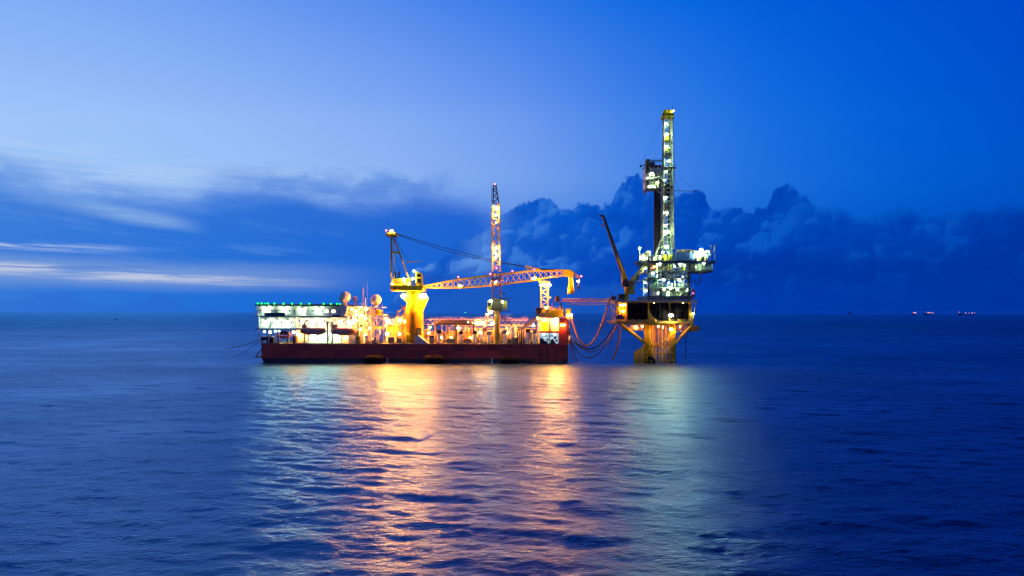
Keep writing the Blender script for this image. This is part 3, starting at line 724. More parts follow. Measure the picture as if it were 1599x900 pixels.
# ------------------------------------------------------------------ things standing on or hanging from the barge
def lifeboat():
    t = thing('lifeboat', 'enclosed maroon lifeboat hanging nearer the white bow end, left of its twin', 'lifeboat', P(488.5, 523, -1))
    a = P(468.6, 516, -1).x; b = P(509, 516, -1).x; L = b - a; c = P(488, 519, -1)
    def shell(z, bot):
        vs = []; fs = []; n = 17; k = 11
        for i in range(n):
            u = i / (n - 1); w = 1.6 * (1 - abs(2 * u - 1) ** 5) ** .6 + .05
            for j in range(k):
                ph = math.pi * j / (k - 1)
                rise = .5 * abs(2 * u - 1) ** 3
                hh = (-1.5 * math.sin(ph) ** .7 + rise) if bot else 1.6 * math.sin(ph) ** .6 * (1 - .45 * abs(2 * u - 1) ** 4)
                vs.append((a + L * u, D0 - 1 - w * math.cos(ph), c.z + (hh if not bot else hh * (1 - .4 * abs(2 * u - 1) ** 4))))
        for i in range(n - 1):
            for j in range(k - 1): fs.append((i * k + j, i * k + j + 1, (i + 1) * k + j + 1, (i + 1) * k + j))
        return MB().add(vs, fs)
    shell(0, True).build('hull', 'boat_maroon', t, True)
    cn = shell(0, False).build('canopy', 'boat_maroon', t, True)
    MB().box(a + .9, a + 2.8, D0 - 1.8, D0 - .2, c.z + 1.2, c.z + 2.35).build('steering_cab', 'boat_maroon', cn)
    MB().box(a + .3, b - .3, D0 - 2.62, D0 - 2.5, c.z - .08, c.z + .1).build('fender_strip', 'rubber', t)
    m = MB()
    for i in range(6): x = a + 3.4 + i * .9; m.box(x, x + .4, D0 - 2.45, D0 - 2.2, c.z + .5, c.z + .8)
    m.build('side_window', 'glass_dark', cn)
    for u in (.12, .88): MB().tube((a + L * u, D0 - 1, c.z + .8), (a + L * u, D0 - 1, pz(475, 506, -1)), .05, n=4).build('fall_wire', 'cable', t)
    return t
lb = lifeboat()
lb.location.y += 2.6; lb.location.x *= 1 + 2.6 / 244
lb2 = copy_tree(lb); lb2.location.x += S(47.5, -1); lb2['label'] = 'enclosed maroon lifeboat hanging below the bright bridge, right of its twin'
lb['group'] = lb2['group'] = 'lifeboats along the white deckhouse'

t = thing('rescue_boat', 'small dark open rescue boat stowed on the lit deck left of the lifeboats', 'boat', P(442, 538, 4))
a = P(429.7, 526, 4); b = P(455.4, 526, 4)
vs = []; fs = []
for i in range(13):
    u = i / 12; w = 1.2 * (1 - abs(2 * u - 1) ** 3) + .05; z = a.z + .5 * (2 * u - 1) ** 2
    for j in range(7): ph = math.pi * j / 6; vs.append((a.x + (b.x - a.x) * u, a.y - w * math.cos(ph), z - 1.1 * math.sin(ph) ** .8 * (1 - .5 * (2 * u - 1) ** 4)))
for i in range(12):
    for j in range(6): fs.append((i * 7 + j, i * 7 + j + 1, (i + 1) * 7 + j + 1, (i + 1) * 7 + j))
MB().add(vs, fs).build('hull', 'boat_maroon', t, True)
MB().pprism([(434, 524.5), (436, 519.5), (441, 518), (449, 520), (452, 524.5)], 3.2, 4.8).build('cover', 'dark_steel', t)
for x in (434, 449): MB().pbox(x - 1, 526.5, x + 1, 538, 3.2, 4.8).build('cradle', 'grey_steel', t)
t = thing('mooring_winch', 'blue mooring winch at the barge corner under the walkway', 'winch', P(412, 538, 1))
MB().pbox(407, 527.3, 418.5, 529.8, .6, 4).build('bed', 'blue_paint', t)
MB().lathe(P(412.5, 531.6, 2), [(.1, -1.0), (.75, -1.0), (.75, -.9), (.5, -.88), (.5, .88), (.75, .9), (.75, 1.0), (.1, 1.0)], 14, 'x').build('drum', 'blue_paint', t, True)
for x in (408, 416): MB().pbox(x, 529.8, x + 1.2, 538, .8, 3.4).build('frame', 'navy_paint', t)
for i, (x0, x1, y0, mt, lab) in enumerate(((421, 427, 529, 'grey_steel', 'grey generator box on the lit deck beside the blue winch'), (457, 462, 527, 'orange_red', 'orange equipment locker at the left edge of the lower white house'), (556, 562, 527, 'deck_green', 'dark green deck locker below the right end of the second lifeboat'))):
    t = thing('deck_locker', lab, 'locker', P((x0 + x1) / 2, 538, 3))
    MB().pbox(x0, y0, x1, 538, 2, 4.5).build('body', mt, t); MB().pbox(x0 - .3, y0 - .8, x1 + .3, y0 - .02, 1.9, 4.6).build('lid', 'grey_steel', t); MB().pbox(x0 + .8, y0 + 2, x1 - .8, 537, 1.9, 1.99).build('door', 'dark_steel', t)

# satellite domes
def dome(px, py, rpx, d, lab, mat, basey, name='satellite_dome'):
    c = P(px, py, d); r = S(rpx, d); t = thing(name, lab, 'satellite dome', (c.x, c.y, pz(px, basey, d)), 'satellite domes on the bridge roof')
    MB().ball(c, r, 28).build('radome', mat, t, True)
    MB().lathe((c.x, c.y, c.z), [(r * .62, -r * .9), (r * .62, -r * .72), (r * .5, -r * .72)], 20).build('ring', 'grey_steel', t)
    MB().tube((c.x, c.y, pz(px, basey, d)), (c.x, c.y, c.z - r * .85), r * .3, r * .45, 10).build('pedestal', 'white_paint', t)
dome(538.3, 465.4, 9.2, 3, 'large bluish satellite dome at the end of the row of green lights', 'radome_white', 479.4)
dome(554.3, 468.2, 4.6, 6, 'small satellite dome between the two large ones on the bridge roof', 'radome_white', 479.6)
dome(586.8, 469.6, 8.7, 6, 'large cream satellite dome on the railed frame near the yellow crane', 'radome_white', 480.3)
t = thing('storage_tank', 'round yellow tank on the railed frame under the cream satellite dome', 'tank', P(591, 492.5, 7))
MB().ball(P(591, 488.8, 7), S(5.6), 20).build('shell', 'crane_yellow', t, True); MB().lathe(P(591, 492.4, 7), [(1.2, 0), (1.2, .35), (.8, .35)], 14).build('skirt', 'boom_orange', t)
t = thing('radio_mast', 'thin lattice radio mast with crossarms on the bridge roof', 'mast', P(567, 479.6, 8))
MB().truss([P(566, 479.6, 8), P(566.7, 452, 8)], [P(568.2, 479.6, 8), P(567.4, 452, 8)], .18, 12, .05, .03).build('lattice', 'cream_paint', t)
m = MB()
for y in (452, 458, 466): m.tube(P(564.5, y, 8), P(569.7, y, 8), .06)
m.build('crossarm', 'grey_steel', t); MB().tube(P(567, 452, 8), P(567, 443, 8), .05).build('aerial', 'grey_steel', t)
m = MB(); m.tube(P(566.5, 458, 8), P(556, 477, 8), .03); m.tube(P(567.5, 458, 8), P(579, 479, 8), .03); m.build('stay', 'cable', t)
t = tag(MB().tube(P(573.6, 480, 8), P(573.6, 438, 8), .06, .03).build('whip_antenna', 'cream_paint'), 'thin tall whip antenna right of the lattice radio mast', 'antenna')
for x, y, lab in ((549, 474, 'stubby antenna pole between the bluish dome and the small dome'), (560, 474.5, 'stubby antenna pole just right of the small dome'), (527.5, 470, 'short dark pole at the right end of the green lights')):
    tag(MB().tube(P(x, 479.5, 5), P(x, y, 5), .1, .06).build('antenna_pole', 'cream_paint'), lab, 'antenna')

# air vents along the deck edge
vent_at = [(572.5, 524, 4.6, 'white_paint', 'white deck vent with grey hood, under the open white frame'), (590, 517, 5.2, 'white_paint', 'tall white deck vent with grey hood at the right side of the white frame'),
           (686, 516, 6.4, 'dark_steel', 'deck vent with black hood below the left end of the stacked pipes'), (719.6, 517, 5.4, 'dark_steel', 'deck vent with black hood right of the dark gap under the stacked pipes'),
           (741.6, 516.8, 6.2, 'dark_steel', 'deck vent with black hood midway between the stacked pipes and the dark crane'), (764, 518, 7, 'grey_steel', 'deck vent with grey hood just left of the dark crane post'),
           (788.5, 516, 7.4, 'grey_steel', 'deck vent with grey hood just right of the dark crane post'), (824.5, 514, 7, 'dark_steel', 'deck vent with black hood right of the bent exhaust ducts'),
           (835, 515.5, 5.5, 'grey_steel', 'deck vent with grey hood against the lit right-hand house')]
for x, y, w, mt, lab in vent_at:
    t = thing('air_vent', lab, 'vent', P(x, 538, 1.6), 'air vents along the deck edge')
    MB().tube(P(x, 538, 1.6), P(x, y + 5, 1.6), S(w * .36), n=10).build('post', 'white_paint', t, False)
    h = MB().pbox(x - w / 2, y, x + w / 2, y + 5.6, .9, 2.3); h.build('hood', mt, t)
    MB().lathe(P(x, 537.6, 1.6), [(S(w * .5), 0), (S(w * .5), .2), (S(w * .3), .2)], 10).build('flange', 'grey_steel', t)

# stacked pipes on the gantry
rack = thing('pipe_cradle', 'olive cradle carrying stacked pipes over the walkway', 'rack', P(710, 508, 9))
MB().pbox(678, 506.2, 742, 508.4, 6, 11.5).build('bed', 'pipe_olive', rack)
for x in (679, 700, 722, 741): MB().pbox(x - .4, 498, x + .4, 508.4, 5.7, 5.98).build('upright', 'pipe_olive', rack)
for x in (681, 712.5, 740): MB().tube(P(x, 538, 7), P(x, 508.4, 7), .32).build('leg', 'boom_dark', rack)
proto = None
for r_ in range(3):
    for k in range(6 - r_):
        x0 = 679.5 + (r_ * 2.2) + RNG.uniform(-1, 2); ln = S(56 + RNG.uniform(-6, 4)); a = P(x0, 505.3 - r_ * 2.1, 6.5 + k * .8 + r_ * .4)
        if proto is None:
            me = MB().tube((0, 0, 0), (1, 0, 0), .24, n=8).build('steel_pipe', 'pipe_olive'); proto = me; o = me
        else:
            o = proto.copy(); COL.objects.link(o)
        o.location = a; o.scale = (ln, 1, 1); tag(o, 'olive steel pipe lying in the stack over the walkway', 'pipe', 'pipes stacked on the cradle')
# deck stores
t = thing('white_hopper', 'pale wedge shaped hopper at the foot of the yellow crane', 'hopper', P(657, 538, 1.5))
MB().pprism([(648, 538), (648, 525), (653, 525), (668.5, 536.5), (668.5, 538)], 0.6, 4).build('bin', 'radome_white', t); MB().pbox(647.7, 524, 653.3, 524.9, .5, 4.1).build('lid', 'grey_steel', t)
t = thing('control_cabinet', 'brown control cabinet against the yellow crane column above the pale hopper', 'cabinet', P(654, 524, 3))
MB().pbox(650.5, 513, 658, 524, 3.4, 5).build('body', 'boom_dark', t); MB().pbox(651.5, 514.5, 657, 523, 3.28, 3.39).build('door', 'boom_orange', t)
def tank(px, y0, y1, w, d, mt, lab, name='storage_tank'):
    t = thing(name, lab, 'tank', P(px, y1, d)); r = S(w / 2, d); h = S(y1 - y0, d); c = P(px, y1, d)
    MB().lathe(c, [(r, .3), (r, h * .9), (r * .85, h * .97), (.05, h)], 18).build('shell', mt, t, True)
    m = MB()
    for k in range(4): a = math.pi / 4 + k * math.pi / 2; m.tube(c + Vector((math.cos(a) * r * .8, math.sin(a) * r * .8, 0)), c + Vector((math.cos(a) * r * .8, math.sin(a) * r * .8, .5)), .08, n=4)
    m.build('leg', 'grey_steel', t); MB().tube(c + Vector((0, 0, h)), c + Vector((0, 0, h + .7)), .15).build('nozzle', 'boom_orange', t)
tank(801, 509, 538, 9.5, 5, 'white_paint', 'upright white tank between the dark crane and the bent ducts')
tank(776, 519, 538, 8, 12, 'cream_paint', 'short cream tank behind the dark crane post')
tank(752, 521, 538, 6, 6, 'white_paint', 'narrow white tank left of the dark crane post')
tank(835, 519.5, 538, 8, 3.6, 'white_paint', 'white tank beside the lit store of the right-hand house')
tank(637, 521, 538, 6, 2.8, 'crane_yellow', 'short yellow tank in front of the yellow crane column')
for (x0, x1, y0, d, mt, lab) in ((671, 678, 526, 4, 'navy_paint', 'dark blue container right of the pale hopper'), (606, 616, 527, 5, 'cream_paint', 'cream pump box left of the yellow crane behind the railing'), (619, 628, 529, 4, 'boom_orange', 'orange skid box left of the yellow crane'),
        (697, 712, 529, 6, 'boom_orange', 'orange machinery box under the dark gap below the stacked pipes'), (724, 735, 530, 5, 'orange_red', 'red brown machinery box below the middle of the overhead walkway'), (805, 807.5, 528, 3.2, 'deck_green', 'green switch box left of the bent ducts'), (792, 799, 530, 3, 'crane_yellow', 'yellow deck box just left of the upright white tank'), (582, 587, 530, 2.2, 'blue_paint', 'blue deck box between the two vents of the white frame'),
        (754, 760, 512, 8.6, 'orange_red', 'orange box standing above the deck vents left of the dark crane'), (816, 821, 531, 2.4, 'cream_paint', 'cream deck box between the bent ducts and the black hooded vent')):
    base = 538 if y0 > 515 else 518
    t = thing('equipment_box', lab, 'box', P((x0 + x1) / 2, base, d))
    MB().pbox(x0, y0, x1, base, d - .6, d + 2).build('casing', mt, t); MB().pbox(x0 + .6, y0 + 1.5, x1 - .6, base - 1.5, d - .7, d - .61).build('panel', 'grey_steel', t)
    MB().pbox(x0 - .2, y0 - .6, x1 + .2, y0 - .02, d - .7, d + 2.1).build('lid', mt, t)

# rubber fenders against the hull
def fender():
    t = thing('rubber_fender', 'black tyre-covered fender floating at the hull below the white frame', 'fender', P(584, 567, -1.9))
    a = P(569, 562, -1.9); b = P(600, 562, -1.9); L = b.x - a.x; r = S(7.0); c = Vector((a.x, a.y, 1.2))
    MB().lathe(c, [(.2, 0), (r * .55, .2), (r * .82, .7), (r * .85, 1), (r * .85, L - 1), (r * .82, L - .7), (r * .55, L - .2), (.2, L)], 18, 'x').build('body', 'rubber', t, True)
    k = 9
    for i in range(k):
        x = .8 + (L - 1.6) * i / (k - 1); m = MB(); n = 22; tt = 8
        R0, r0 = r * .93, r * .17; vs = []; fs = []
        for u in range(n):
            for v_ in range(tt):
                A = 2 * math.pi * u / n; B = 2 * math.pi * v_ / tt; q = R0 + r0 * math.cos(B); vs.append(c + Vector((x + r0 * 1.5 * math.sin(B), q * math.cos(A), q * math.sin(A))))
                fs.append((u * tt + v_, u * tt + (v_ + 1) % tt, ((u + 1) % n) * tt + (v_ + 1) % tt, ((u + 1) % n) * tt + v_))
        m.add(vs, fs); m.build('tyre', 'rubber', t, True)
    m = MB()
    for x in (.3, L - .3): m.tube(c + Vector((x, 0, r * .4)), Vector((a.x + x, D0 - .1, 4.2)), .06, n=4)
    m.build('chain', 'cable', t)
    return t
f1 = fender()
for x, lab in ((678, 'black tyre-covered fender floating at the hull below the pale hopper'), (795.5, 'black tyre-covered fender floating at the hull right of the dark crane')):
    c = copy_tree(f1); c.location = P(x, 567, -1.9); c['label'] = lab; c['group'] = 'tyre fenders along the hull'
f1['group'] = 'tyre fenders along the hull'
tag(MB().path(bez(P(405.5, 530.5, 1), P(380, 541.5, 1), P(350, 547, 1)), .16, 5).build('mooring_rope', 'rope'), 'pale mooring rope running from the barge corner down into the sea', 'rope')
tag(MB().path(bez(P(405.5, 531.5, 2), P(388, 548, 3), P(364, 560, 4)), .05, 5).build('mooring_wire', 'cable'), 'thin dark mooring wire under the pale rope', 'rope')

# ------------------------------------------------------------------ the big yellow pedestal crane
CD = 8.0
c0 = P(646.8, 538, CD)
cr = thing('pedestal_crane', 'big yellow pedestal crane with its long lattice boom laid level to the right', 'crane', (c0.x, c0.y, DECK))
h = lambda y: pz(646.8, y, CD) - DECK
base = Vector((c0.x, c0.y, DECK)); q = lambda n: S(n, CD)
MB().lathe(base, [(q(14.6), 0), (q(14.3), h(520)), (q(14.2), h(489.5)), (q(13.8), h(487)), (q(11), h(474)), (q(10.6), h(468)), (q(10.6), h(462)), (q(11.4), h(461.4)), (q(11.4), h(459.6)), (q(10.8), h(459)), (q(10.8), h(455))], 32).build('column', 'pedestal_yellow', cr, True)
MB().pprism([(657, 468), (668.5, 464.5), (668.5, 467), (661, 486), (659, 486)], CD - .6, CD + .6).build('lamp_bracket', 'pedestal_yellow', cr)
MB().pprism([(636, 466), (629, 465), (629, 467), (635, 473)], CD - .6, CD + .6).build('lamp_bracket', 'pedestal_yellow', cr)
m = MB(); m.tube(P(633.2, 538, 4.6), P(633.2, 490, 4.6), .1, n=4); m.tube(P(635.5, 538, 4.2), P(635.5, 490, 4.2), .1, n=4)
for y in range(492, 538, 3): m.tube(P(633.2, y, 4.6), P(635.5, y, 4.2), .07, n=4)
m.build('ladder', 'boom_orange', cr)
m = MB().pprism([(608.2, 447), (661.3, 447), (659.5, 455), (610, 455)], CD - 5, CD + 5); slab = m.build('slewing_platform', 'crane_yellow', cr)
m = MB(); e = P(616, 451, CD - 5.02); m.lathe(Vector((e.x, e.y, e.z)), [(.02, .0), (.42, .0), (.42, .02), (.02, .02)], 14, 'y')
for i, xx in enumerate((618.7, 620.6, 622.5)):
    m.pbox(xx - .5, 449.6, xx - .1, 452.4, CD - 5.03, CD - 5.003)
    if i != 1: m.pbox(xx - .1, 449.6, xx + .6, 450.2, CD - 5.03, CD - 5.003)
    if i == 0: m.pbox(xx - .1, 451.8, xx + .6, 452.4, CD - 5.03, CD - 5.003)
m.build('emblem', 'dark_steel', slab)
m = MB(); m.rail([P(609, 447, CD - 4.8), P(661, 447, CD - 4.8)], h=1.2, r=.06, step=.9, bars=3); m.build('railing', 'crane_yellow', slab)
mh = MB().pbox(612, 435.5, 638, 446.9, CD - 2.5, CD + 4).build('machinery_house', 'crane_yellow', cr)
MB().pbox(614, 437.5, 627, 445, CD - 2.62, CD - 2.51).build('louvre', 'olive_yellow', mh)
MB().pbox(629.5, 437, 633.5, 446.8, CD - 2.62, CD - 2.51).build('door', 'cream_paint', mh)
for x in (617.3, 622.7): MB().path([P(x, 435.5, CD), P(x, 427.5, CD), P(x + .6, 425.5, CD)], .34, 8).build('exhaust', 'dark_steel', mh, True)
cab = MB().pprism([(648.5, 446.9), (648.5, 427), (650, 425), (657.5, 427), (658.5, 431), (658.5, 446.9)], CD - 4, CD - .5).build('operator_cab', 'crane_yellow', cr)
m = MB(); m.pbox(651, 428.5, 657, 433.5, CD - 4.08, CD - 4.003); m.pbox(651, 436, 657, 443, CD - 4.08, CD - 4.003); m.build('window', 'glass_dark', cab)
# A-frame with warning bands
paint('hazard', (.8, .36, .004), .5)
def band_mat(name, c1, c2, per):
    mm, b = new_mat(name); geo = _n('ShaderNodeNewGeometry'); s = _n('ShaderNodeSeparateXYZ'); plug(s.inputs[0], V(geo.outputs['Position']))
    fr_ = M('FRACT', V(s.outputs[2]) * (1 / per)); plug(b.inputs['Base Color'], mix(M('GREATER_THAN', fr_, .62), c1 + (1,), c2 + (1,))); b.inputs['Roughness'].default_value = .5; MATS[name] = mm
band_mat('hazard', (.85, .5, .02), (.02, .016, .012), .9)
fm = None
for dd in (-2.5, 2.5):
    m = MB(); m.tube(P(611, 437, CD + dd), P(611, 369, CD + dd), .42, n=4); m.build('mast_leg', 'hazard', cr)
    m = MB(); m.tube(P(642, 446, CD + dd), P(613.5, 369.5, CD + dd), .38, n=4); m.build('back_leg', 'hazard', cr)
    m = MB(); m.tube(P(615.6, 436, CD + dd), P(614.6, 372, CD + dd), .2, n=4); m.build('mast_leg', 'crane_yellow', cr)
MB().tube(P(611.5, 396, CD - 2.5), P(623, 396, CD - 2.5), .28, n=4).build('cross_strut', 'crane_yellow', cr); MB().tube(P(611.5, 396, CD - 2.5), P(611.5, 396, CD + 2.5), .2, n=4).build('cross_strut', 'crane_yellow', cr); MB().pbox(612, 393.7, 622, 395.2, CD - 2.4, CD + 2.4).build('rest_platform', 'crane_yellow', cr)
m = MB(); m.tube(P(611, 369, CD - 2.7), P(611, 369, CD + 2.7), .4, n=6); m.pbox(602, 366.5, 618, 369.4, CD - 3, CD + 3); m.pbox(604, 363.5, 616.5, 366.5, CD - 2, CD + 2)
hd = m.build('mast_head', 'crane_yellow', cr)
MB().rail([P(602, 366.4, CD - 2.9), P(618, 366.4, CD - 2.9)], h=.9, r=.05, step=1).build('railing', 'crane_yellow', hd)
MB().tube(P(606.7, 366, CD), P(606.7, 343, CD), .06, .03).build('antenna', 'grey_steel', hd)
MB().tube(P(634, 410, CD - 2.5), P(658.7, 408.8, CD - 2.5), .22, .1).build('aux_jib', 'boom_orange', cr)
# boom
tp = [P(661, 447.6, CD), P(716, 437, CD), P(770, 430, CD), P(830, 423.2, CD), P(882, 421.8, CD)]
bt = [P(661, 449.8, CD), P(716, 450.4, CD), P(770, 446, CD), P(832, 438, CD), P(882, 429.5, CD)]
bm = MB().truss(tp, bt, lambda t: .3 + 1.3 * min(1, 4 * t, 6 * (1 - t) + .25), 26, .27, .12, True).build('boom', 'crane_yellow', cr)
m = MB(); m.pprism([(880, 421.5), (889, 420.5), (894.5, 423), (896, 429), (893, 432), (886, 431.5), (880, 430)], CD - 1.2, CD + 1.2); m.build('boom_head', 'crane_yellow', bm)
m = MB(); m.tube(P(894, 424.5, CD), P(905.5, 433, CD), .3, .2); m.tube(P(893, 430, CD), P(905, 434, CD), .2); m.build('fly_jib', 'boom_orange', bm)
MB().lathe(Vector(P(891.3, 458.5, CD)), [(q(5), 0), (q(4.9), q(7)), (q(3.7), q(18)), (q(3.2), q(26)), (q(2.4), q(28))], 16).build('hook_block', 'crane_yellow', cr, True)
m = MB(); m.tube(P(903, 436, CD), P(903, 445, CD), .1); m.lathe(Vector(P(903, 453, CD)), [(.1, 0), (q(1.3), q(3)), (q(2), q(7)), (q(.8), q(8.5))], 8); m.build('small_hook', 'dark_steel', cr)
m = MB(); m.tube(P(820, 416.5, CD), P(842, 420.6, CD), .42, n=5); m.tube(P(820, 416.5, CD), P(826, 423, CD), .22, n=4); m.tube(P(842, 420.6, CD), P(842, 424, CD), .2, n=4); m.build('luffing_spreader', 'crane_yellow', bm)
m = MB()
for dy in (0, 1.0): m.tube(P(842, 420.6 - dy, CD), P(884, 421.5, CD), .11, n=5)
m.build('pendant', 'cable', bm)
for dd, oy in ((-1.2, 0), (1.2, 4)): MB().path(bez(P(617, 365 + oy * .3, CD + dd), P(718, 394 + oy, CD + dd), P(820, 416.5, CD + dd)), .11, 5).build('luffing_cable', 'cable', cr)
MB().path(bez(P(618, 372, CD), P(627, 392, CD), P(640, 410, CD)), .06, 4).build('luffing_cable', 'cable', cr)
MB().path(bez(P(616, 400, CD), P(621, 415, CD), P(626, 428, CD)), .05, 4).build('luffing_cable', 'cable', cr)
MB().path(bez(P(660, 434, CD), P(690, 434, CD), P(716, 436, CD)), .05, 4).build('luffing_cable', 'cable', cr)
for x, y in ((715.4, 433), (765.6, 428), (800, 423.5), (834.4, 421), (907.5, 431), (602.7, 361)): lamp(cr, x, y, CD - 1, 'pink', .8)
for x, y, k, s in ((718.6, 447, 'warm', .9), (773, 441.5, 'warm', .6), (833.6, 434.6, 'warm', 1.2), (860, 432.5, 'warm', .6), (903, 439, 'warm', .9), (611.5, 362, 'warm', 1.2), (629.9, 463.5, 'flood', 1.5), (660.5, 463.5, 'flood', 1.8)): lamp(cr, x, y, CD - 2.4 if x < 700 else CD - 1.4, k, s)
for x, y in ((613, 444.5), (638, 444.2)): lamp(cr, x, y, CD - 4.7, 'mid', .55)  # two added lamps, no known source, to brighten the banded A-frame
for x, y, s in ((630, 436.8, .9), (644.8, 436, 1.3), (646, 424, .8)): lamp(cr, x, y, CD - 4.3, 'white', s)

# boom rest
br = thing('boom_rest', 'orange lattice tower holding up the right end of the yellow crane boom', 'tower', P(850, 482, CD))
MB().truss([P(844.6, 482, CD), P(844.6, 440, CD)], [P(855.4, 482, CD), P(855.4, 440, CD)], 1.1, 8, .22, .11).build('lattice', 'boom_orange', br)
m = MB(); m.pbox(841, 438.6, 859, 440.4, CD - 2, CD + 2); m.pbox(842, 434, 844, 438.6, CD - 2, CD - 1.6); m.build('cradle', 'boom_orange', br)
m = MB(); m.pbox(854, 463.5, 861, 465, CD - 1.5, CD + 1.5); m.tube(P(856, 470, CD), P(860, 465, CD), .1); m.build('landing', 'boom_orange', br)
for x, y, s in ((843.6, 445, .6), (848.6, 444.4, .8), (856.3, 445, 1.3)): lamp(br, x, y, CD - 3.2, 'flood' if x > 855 else 'warm', s * .9)

# ------------------------------------------------------------------ the dark slewing crane with the raised lattice boom
KD = 3.0
kc = thing('lattice_crane', 'dark deck crane with its narrow lamp-lit lattice boom raised upright', 'crane', P(776.3, 538, KD))
b0 = P(776.3, 538, KD); hh = lambda y: pz(776.3, y, KD) - b0.z
MB().lathe(b0, [(S(6), 0), (S(5), .3), (S(4.9), hh(500)), (S(5.6), hh(497)), (S(5.6), hh(495)), (S(5), hh(493)), (S(5), hh(486))], 18).build('post', 'post_olive', kc, True)
kb = MB().pbox(768, 466, 784, 486, KD - 2, KD + 2).build('slewing_body', 'boom_dark', kc)
m = MB().pbox(761, 470, 768, 485.5, KD - 3.6, KD + 1); m.build('operator_cab', 'olive_yellow', kc)
MB().pbox(762, 472, 767, 478, KD - 3.7, KD - 3.61).build('window', 'glass_dark', kc)
m = MB().pbox(785, 470, 792, 484, KD - 1.5, KD + 1.5); m.build('winch_box', 'olive_yellow', kc)
m = MB(); m.pbox(759.5, 485.6, 796, 487, KD - 3.9, KD + 3); m.rail([P(784, 485.6, KD - 2.9), P(796, 485.6, KD - 2.9)], h=4.6, r=.06, step=.8, bars=4); m.rail([P(759.5, 485.6, KD - 2.9), P(768, 485.6, KD - 2.9)], h=1.2, r=.05, step=.8); m.tube(P(782, 459, KD), P(789, 459, KD), .2); m.pbox(784, 466, 795, 467, KD - 2, KD + 2)
m.build('service_platform', 'boom_dark', kc)
Tm = lambda x, y: P(x, y, KD)
low_t, low_b = [Tm(769.4, 485), Tm(768.9, 425)], [Tm(782.6, 485), Tm(780.9, 425)]
MB().truss(low_t, low_b, .95, 9, .26, .13).build('boom_base', 'boom_dark', kc)
mid_t, mid_b = [Tm(768.9, 425), Tm(768.6, 387), Tm(769.2, 320)], [Tm(780.9, 425), Tm(780.2, 387), Tm(779.2, 320)]
bo = MB().truss(mid_t, mid_b, .9, 16, .26, .13).build('boom', 'boom_orange', kc)
MB().truss([Tm(769.4, 319.6), Tm(770.5, 289)], [Tm(778.8, 319.6), Tm(774, 289)], .6, 7, .2, .1).build('boom_tip', 'boom_dark', kc)
m = MB(); m.rail([Tm(767.5, 315), Tm(768.3, 296)], h=.3, r=.05, step=.7); m.tube(Tm(767.3, 316), Tm(767.9, 292), .1); m.tube(Tm(770, 316), Tm(767.3, 316), .1); m.tube(Tm(770, 296), Tm(767.9, 296), .1); m.build('tip_ladder', 'boom_dark', kc)
m = MB()
for i in range(10):
    y = 330 + i * 9; m.tube(Tm(766.4, y), Tm(769, y), .05, n=4)
m.tube(Tm(766.4, 330), Tm(766.4, 415), .06, n=4); m.build('boom_ladder', 'boom_orange', bo)
MB().tube(Tm(784, 436), Tm(766, 436), .25).build('boom_collar', 'boom_dark', kc)
m = MB()
for x in (773.5, 775): m.tube(P(x, 290, KD - .8), P(x + .8, 470, KD - 1.2), .05, n=4)
m.build('hoist_rope', 'cable', kc)
lamp(kc, 772.2, 287.8, KD, 'pink', .8); lamp(kc, 775.3, 419, KD - 1.2, 'pink', .8)
for x, y, s in ((773, 324, 1.2), (776.5, 327, 1.1), (774, 336, 1.2), (774.3, 348, .5), (774.5, 387.6, 1.3), (772.5, 395, 1.1), (776.3, 399, 1.0), (773.5, 403, .8), (774.5, 440.5, .6)): lamp(kc, x, y, KD - 1.5, 'string', s * .72)
for x, y, s, k in ((766.5, 470.5, 1.2, 'wall'), (766, 487.8, 1.4, 'spot'), (784.3, 471.6, .7, 'wall')): lamp(kc, x, y, KD - 4.6 if x < 780 else KD - 2.3, k, s)

# cooling water running from the hull, and the wash it leaves
for x, lab in ((605.5, 'white jet of cooling water at the hull beside the left fender'), (768.5, 'white jet of cooling water at the hull left of the right fender')):
    t = thing('water_jet', lab, 'water', P(x, 567, -.6)); p = P(x, 560.5, -.05)
    pts = [p + Vector((0, -.25 * k, -.09 * k * k)) for k in range(5)]
    m = MB(); m.path(pts, .16, 7); m.build('stream', 'foam_white', t, True)
    m = MB(); q_ = P(x, 568, -1.3)
    for k in range(7): m.ball(q_ + Vector((RNG.uniform(-.7, .7), RNG.uniform(-.5, .4), -q_.z + RNG.uniform(.0, .25))), RNG.uniform(.18, .42), 8, .6)
    m.build('splash', 'foam_white', t, True)
m = MB()
def blob(x, y, r):
    n = 9; z = .02 + RNG.uniform(0, .06) + float(wave_height(np.array([x]), np.array([y]))[0]); rr_ = [r * RNG.uniform(.5, 1.2) for _ in range(n)]
    m.add([(x, y, z + .05)] + [(x + 1.9 * rr_[k] * math.cos(6.283 * k / n), y + rr_[k] * math.sin(6.283 * k / n), z) for k in range(n)], [(0, 1 + k, 1 + (k + 1) % n) for k in range(n)])
for k in range(90): p = P(RNG.uniform(886, 932), 568, 0); blob(p.x, D0 + RNG.normal(1, 2.2), RNG.uniform(.08, .32))
for k in range(70): p = P(RNG.uniform(988, 1058), 568, 0); blob(p.x, D0 + RNG.uniform(-1.5, 2), RNG.uniform(.06, .2))
for k in range(130): p = P(RNG.uniform(412, 886), 568, 0); blob(p.x, D0 - .3 + RNG.normal(-.2, .25), RNG.uniform(.05, .16))
o = m.build('foam', 'foam_white'); tag(o, 'pale broken foam along the hull, the barge end and the platform legs', 'foam', None, 'stuff')

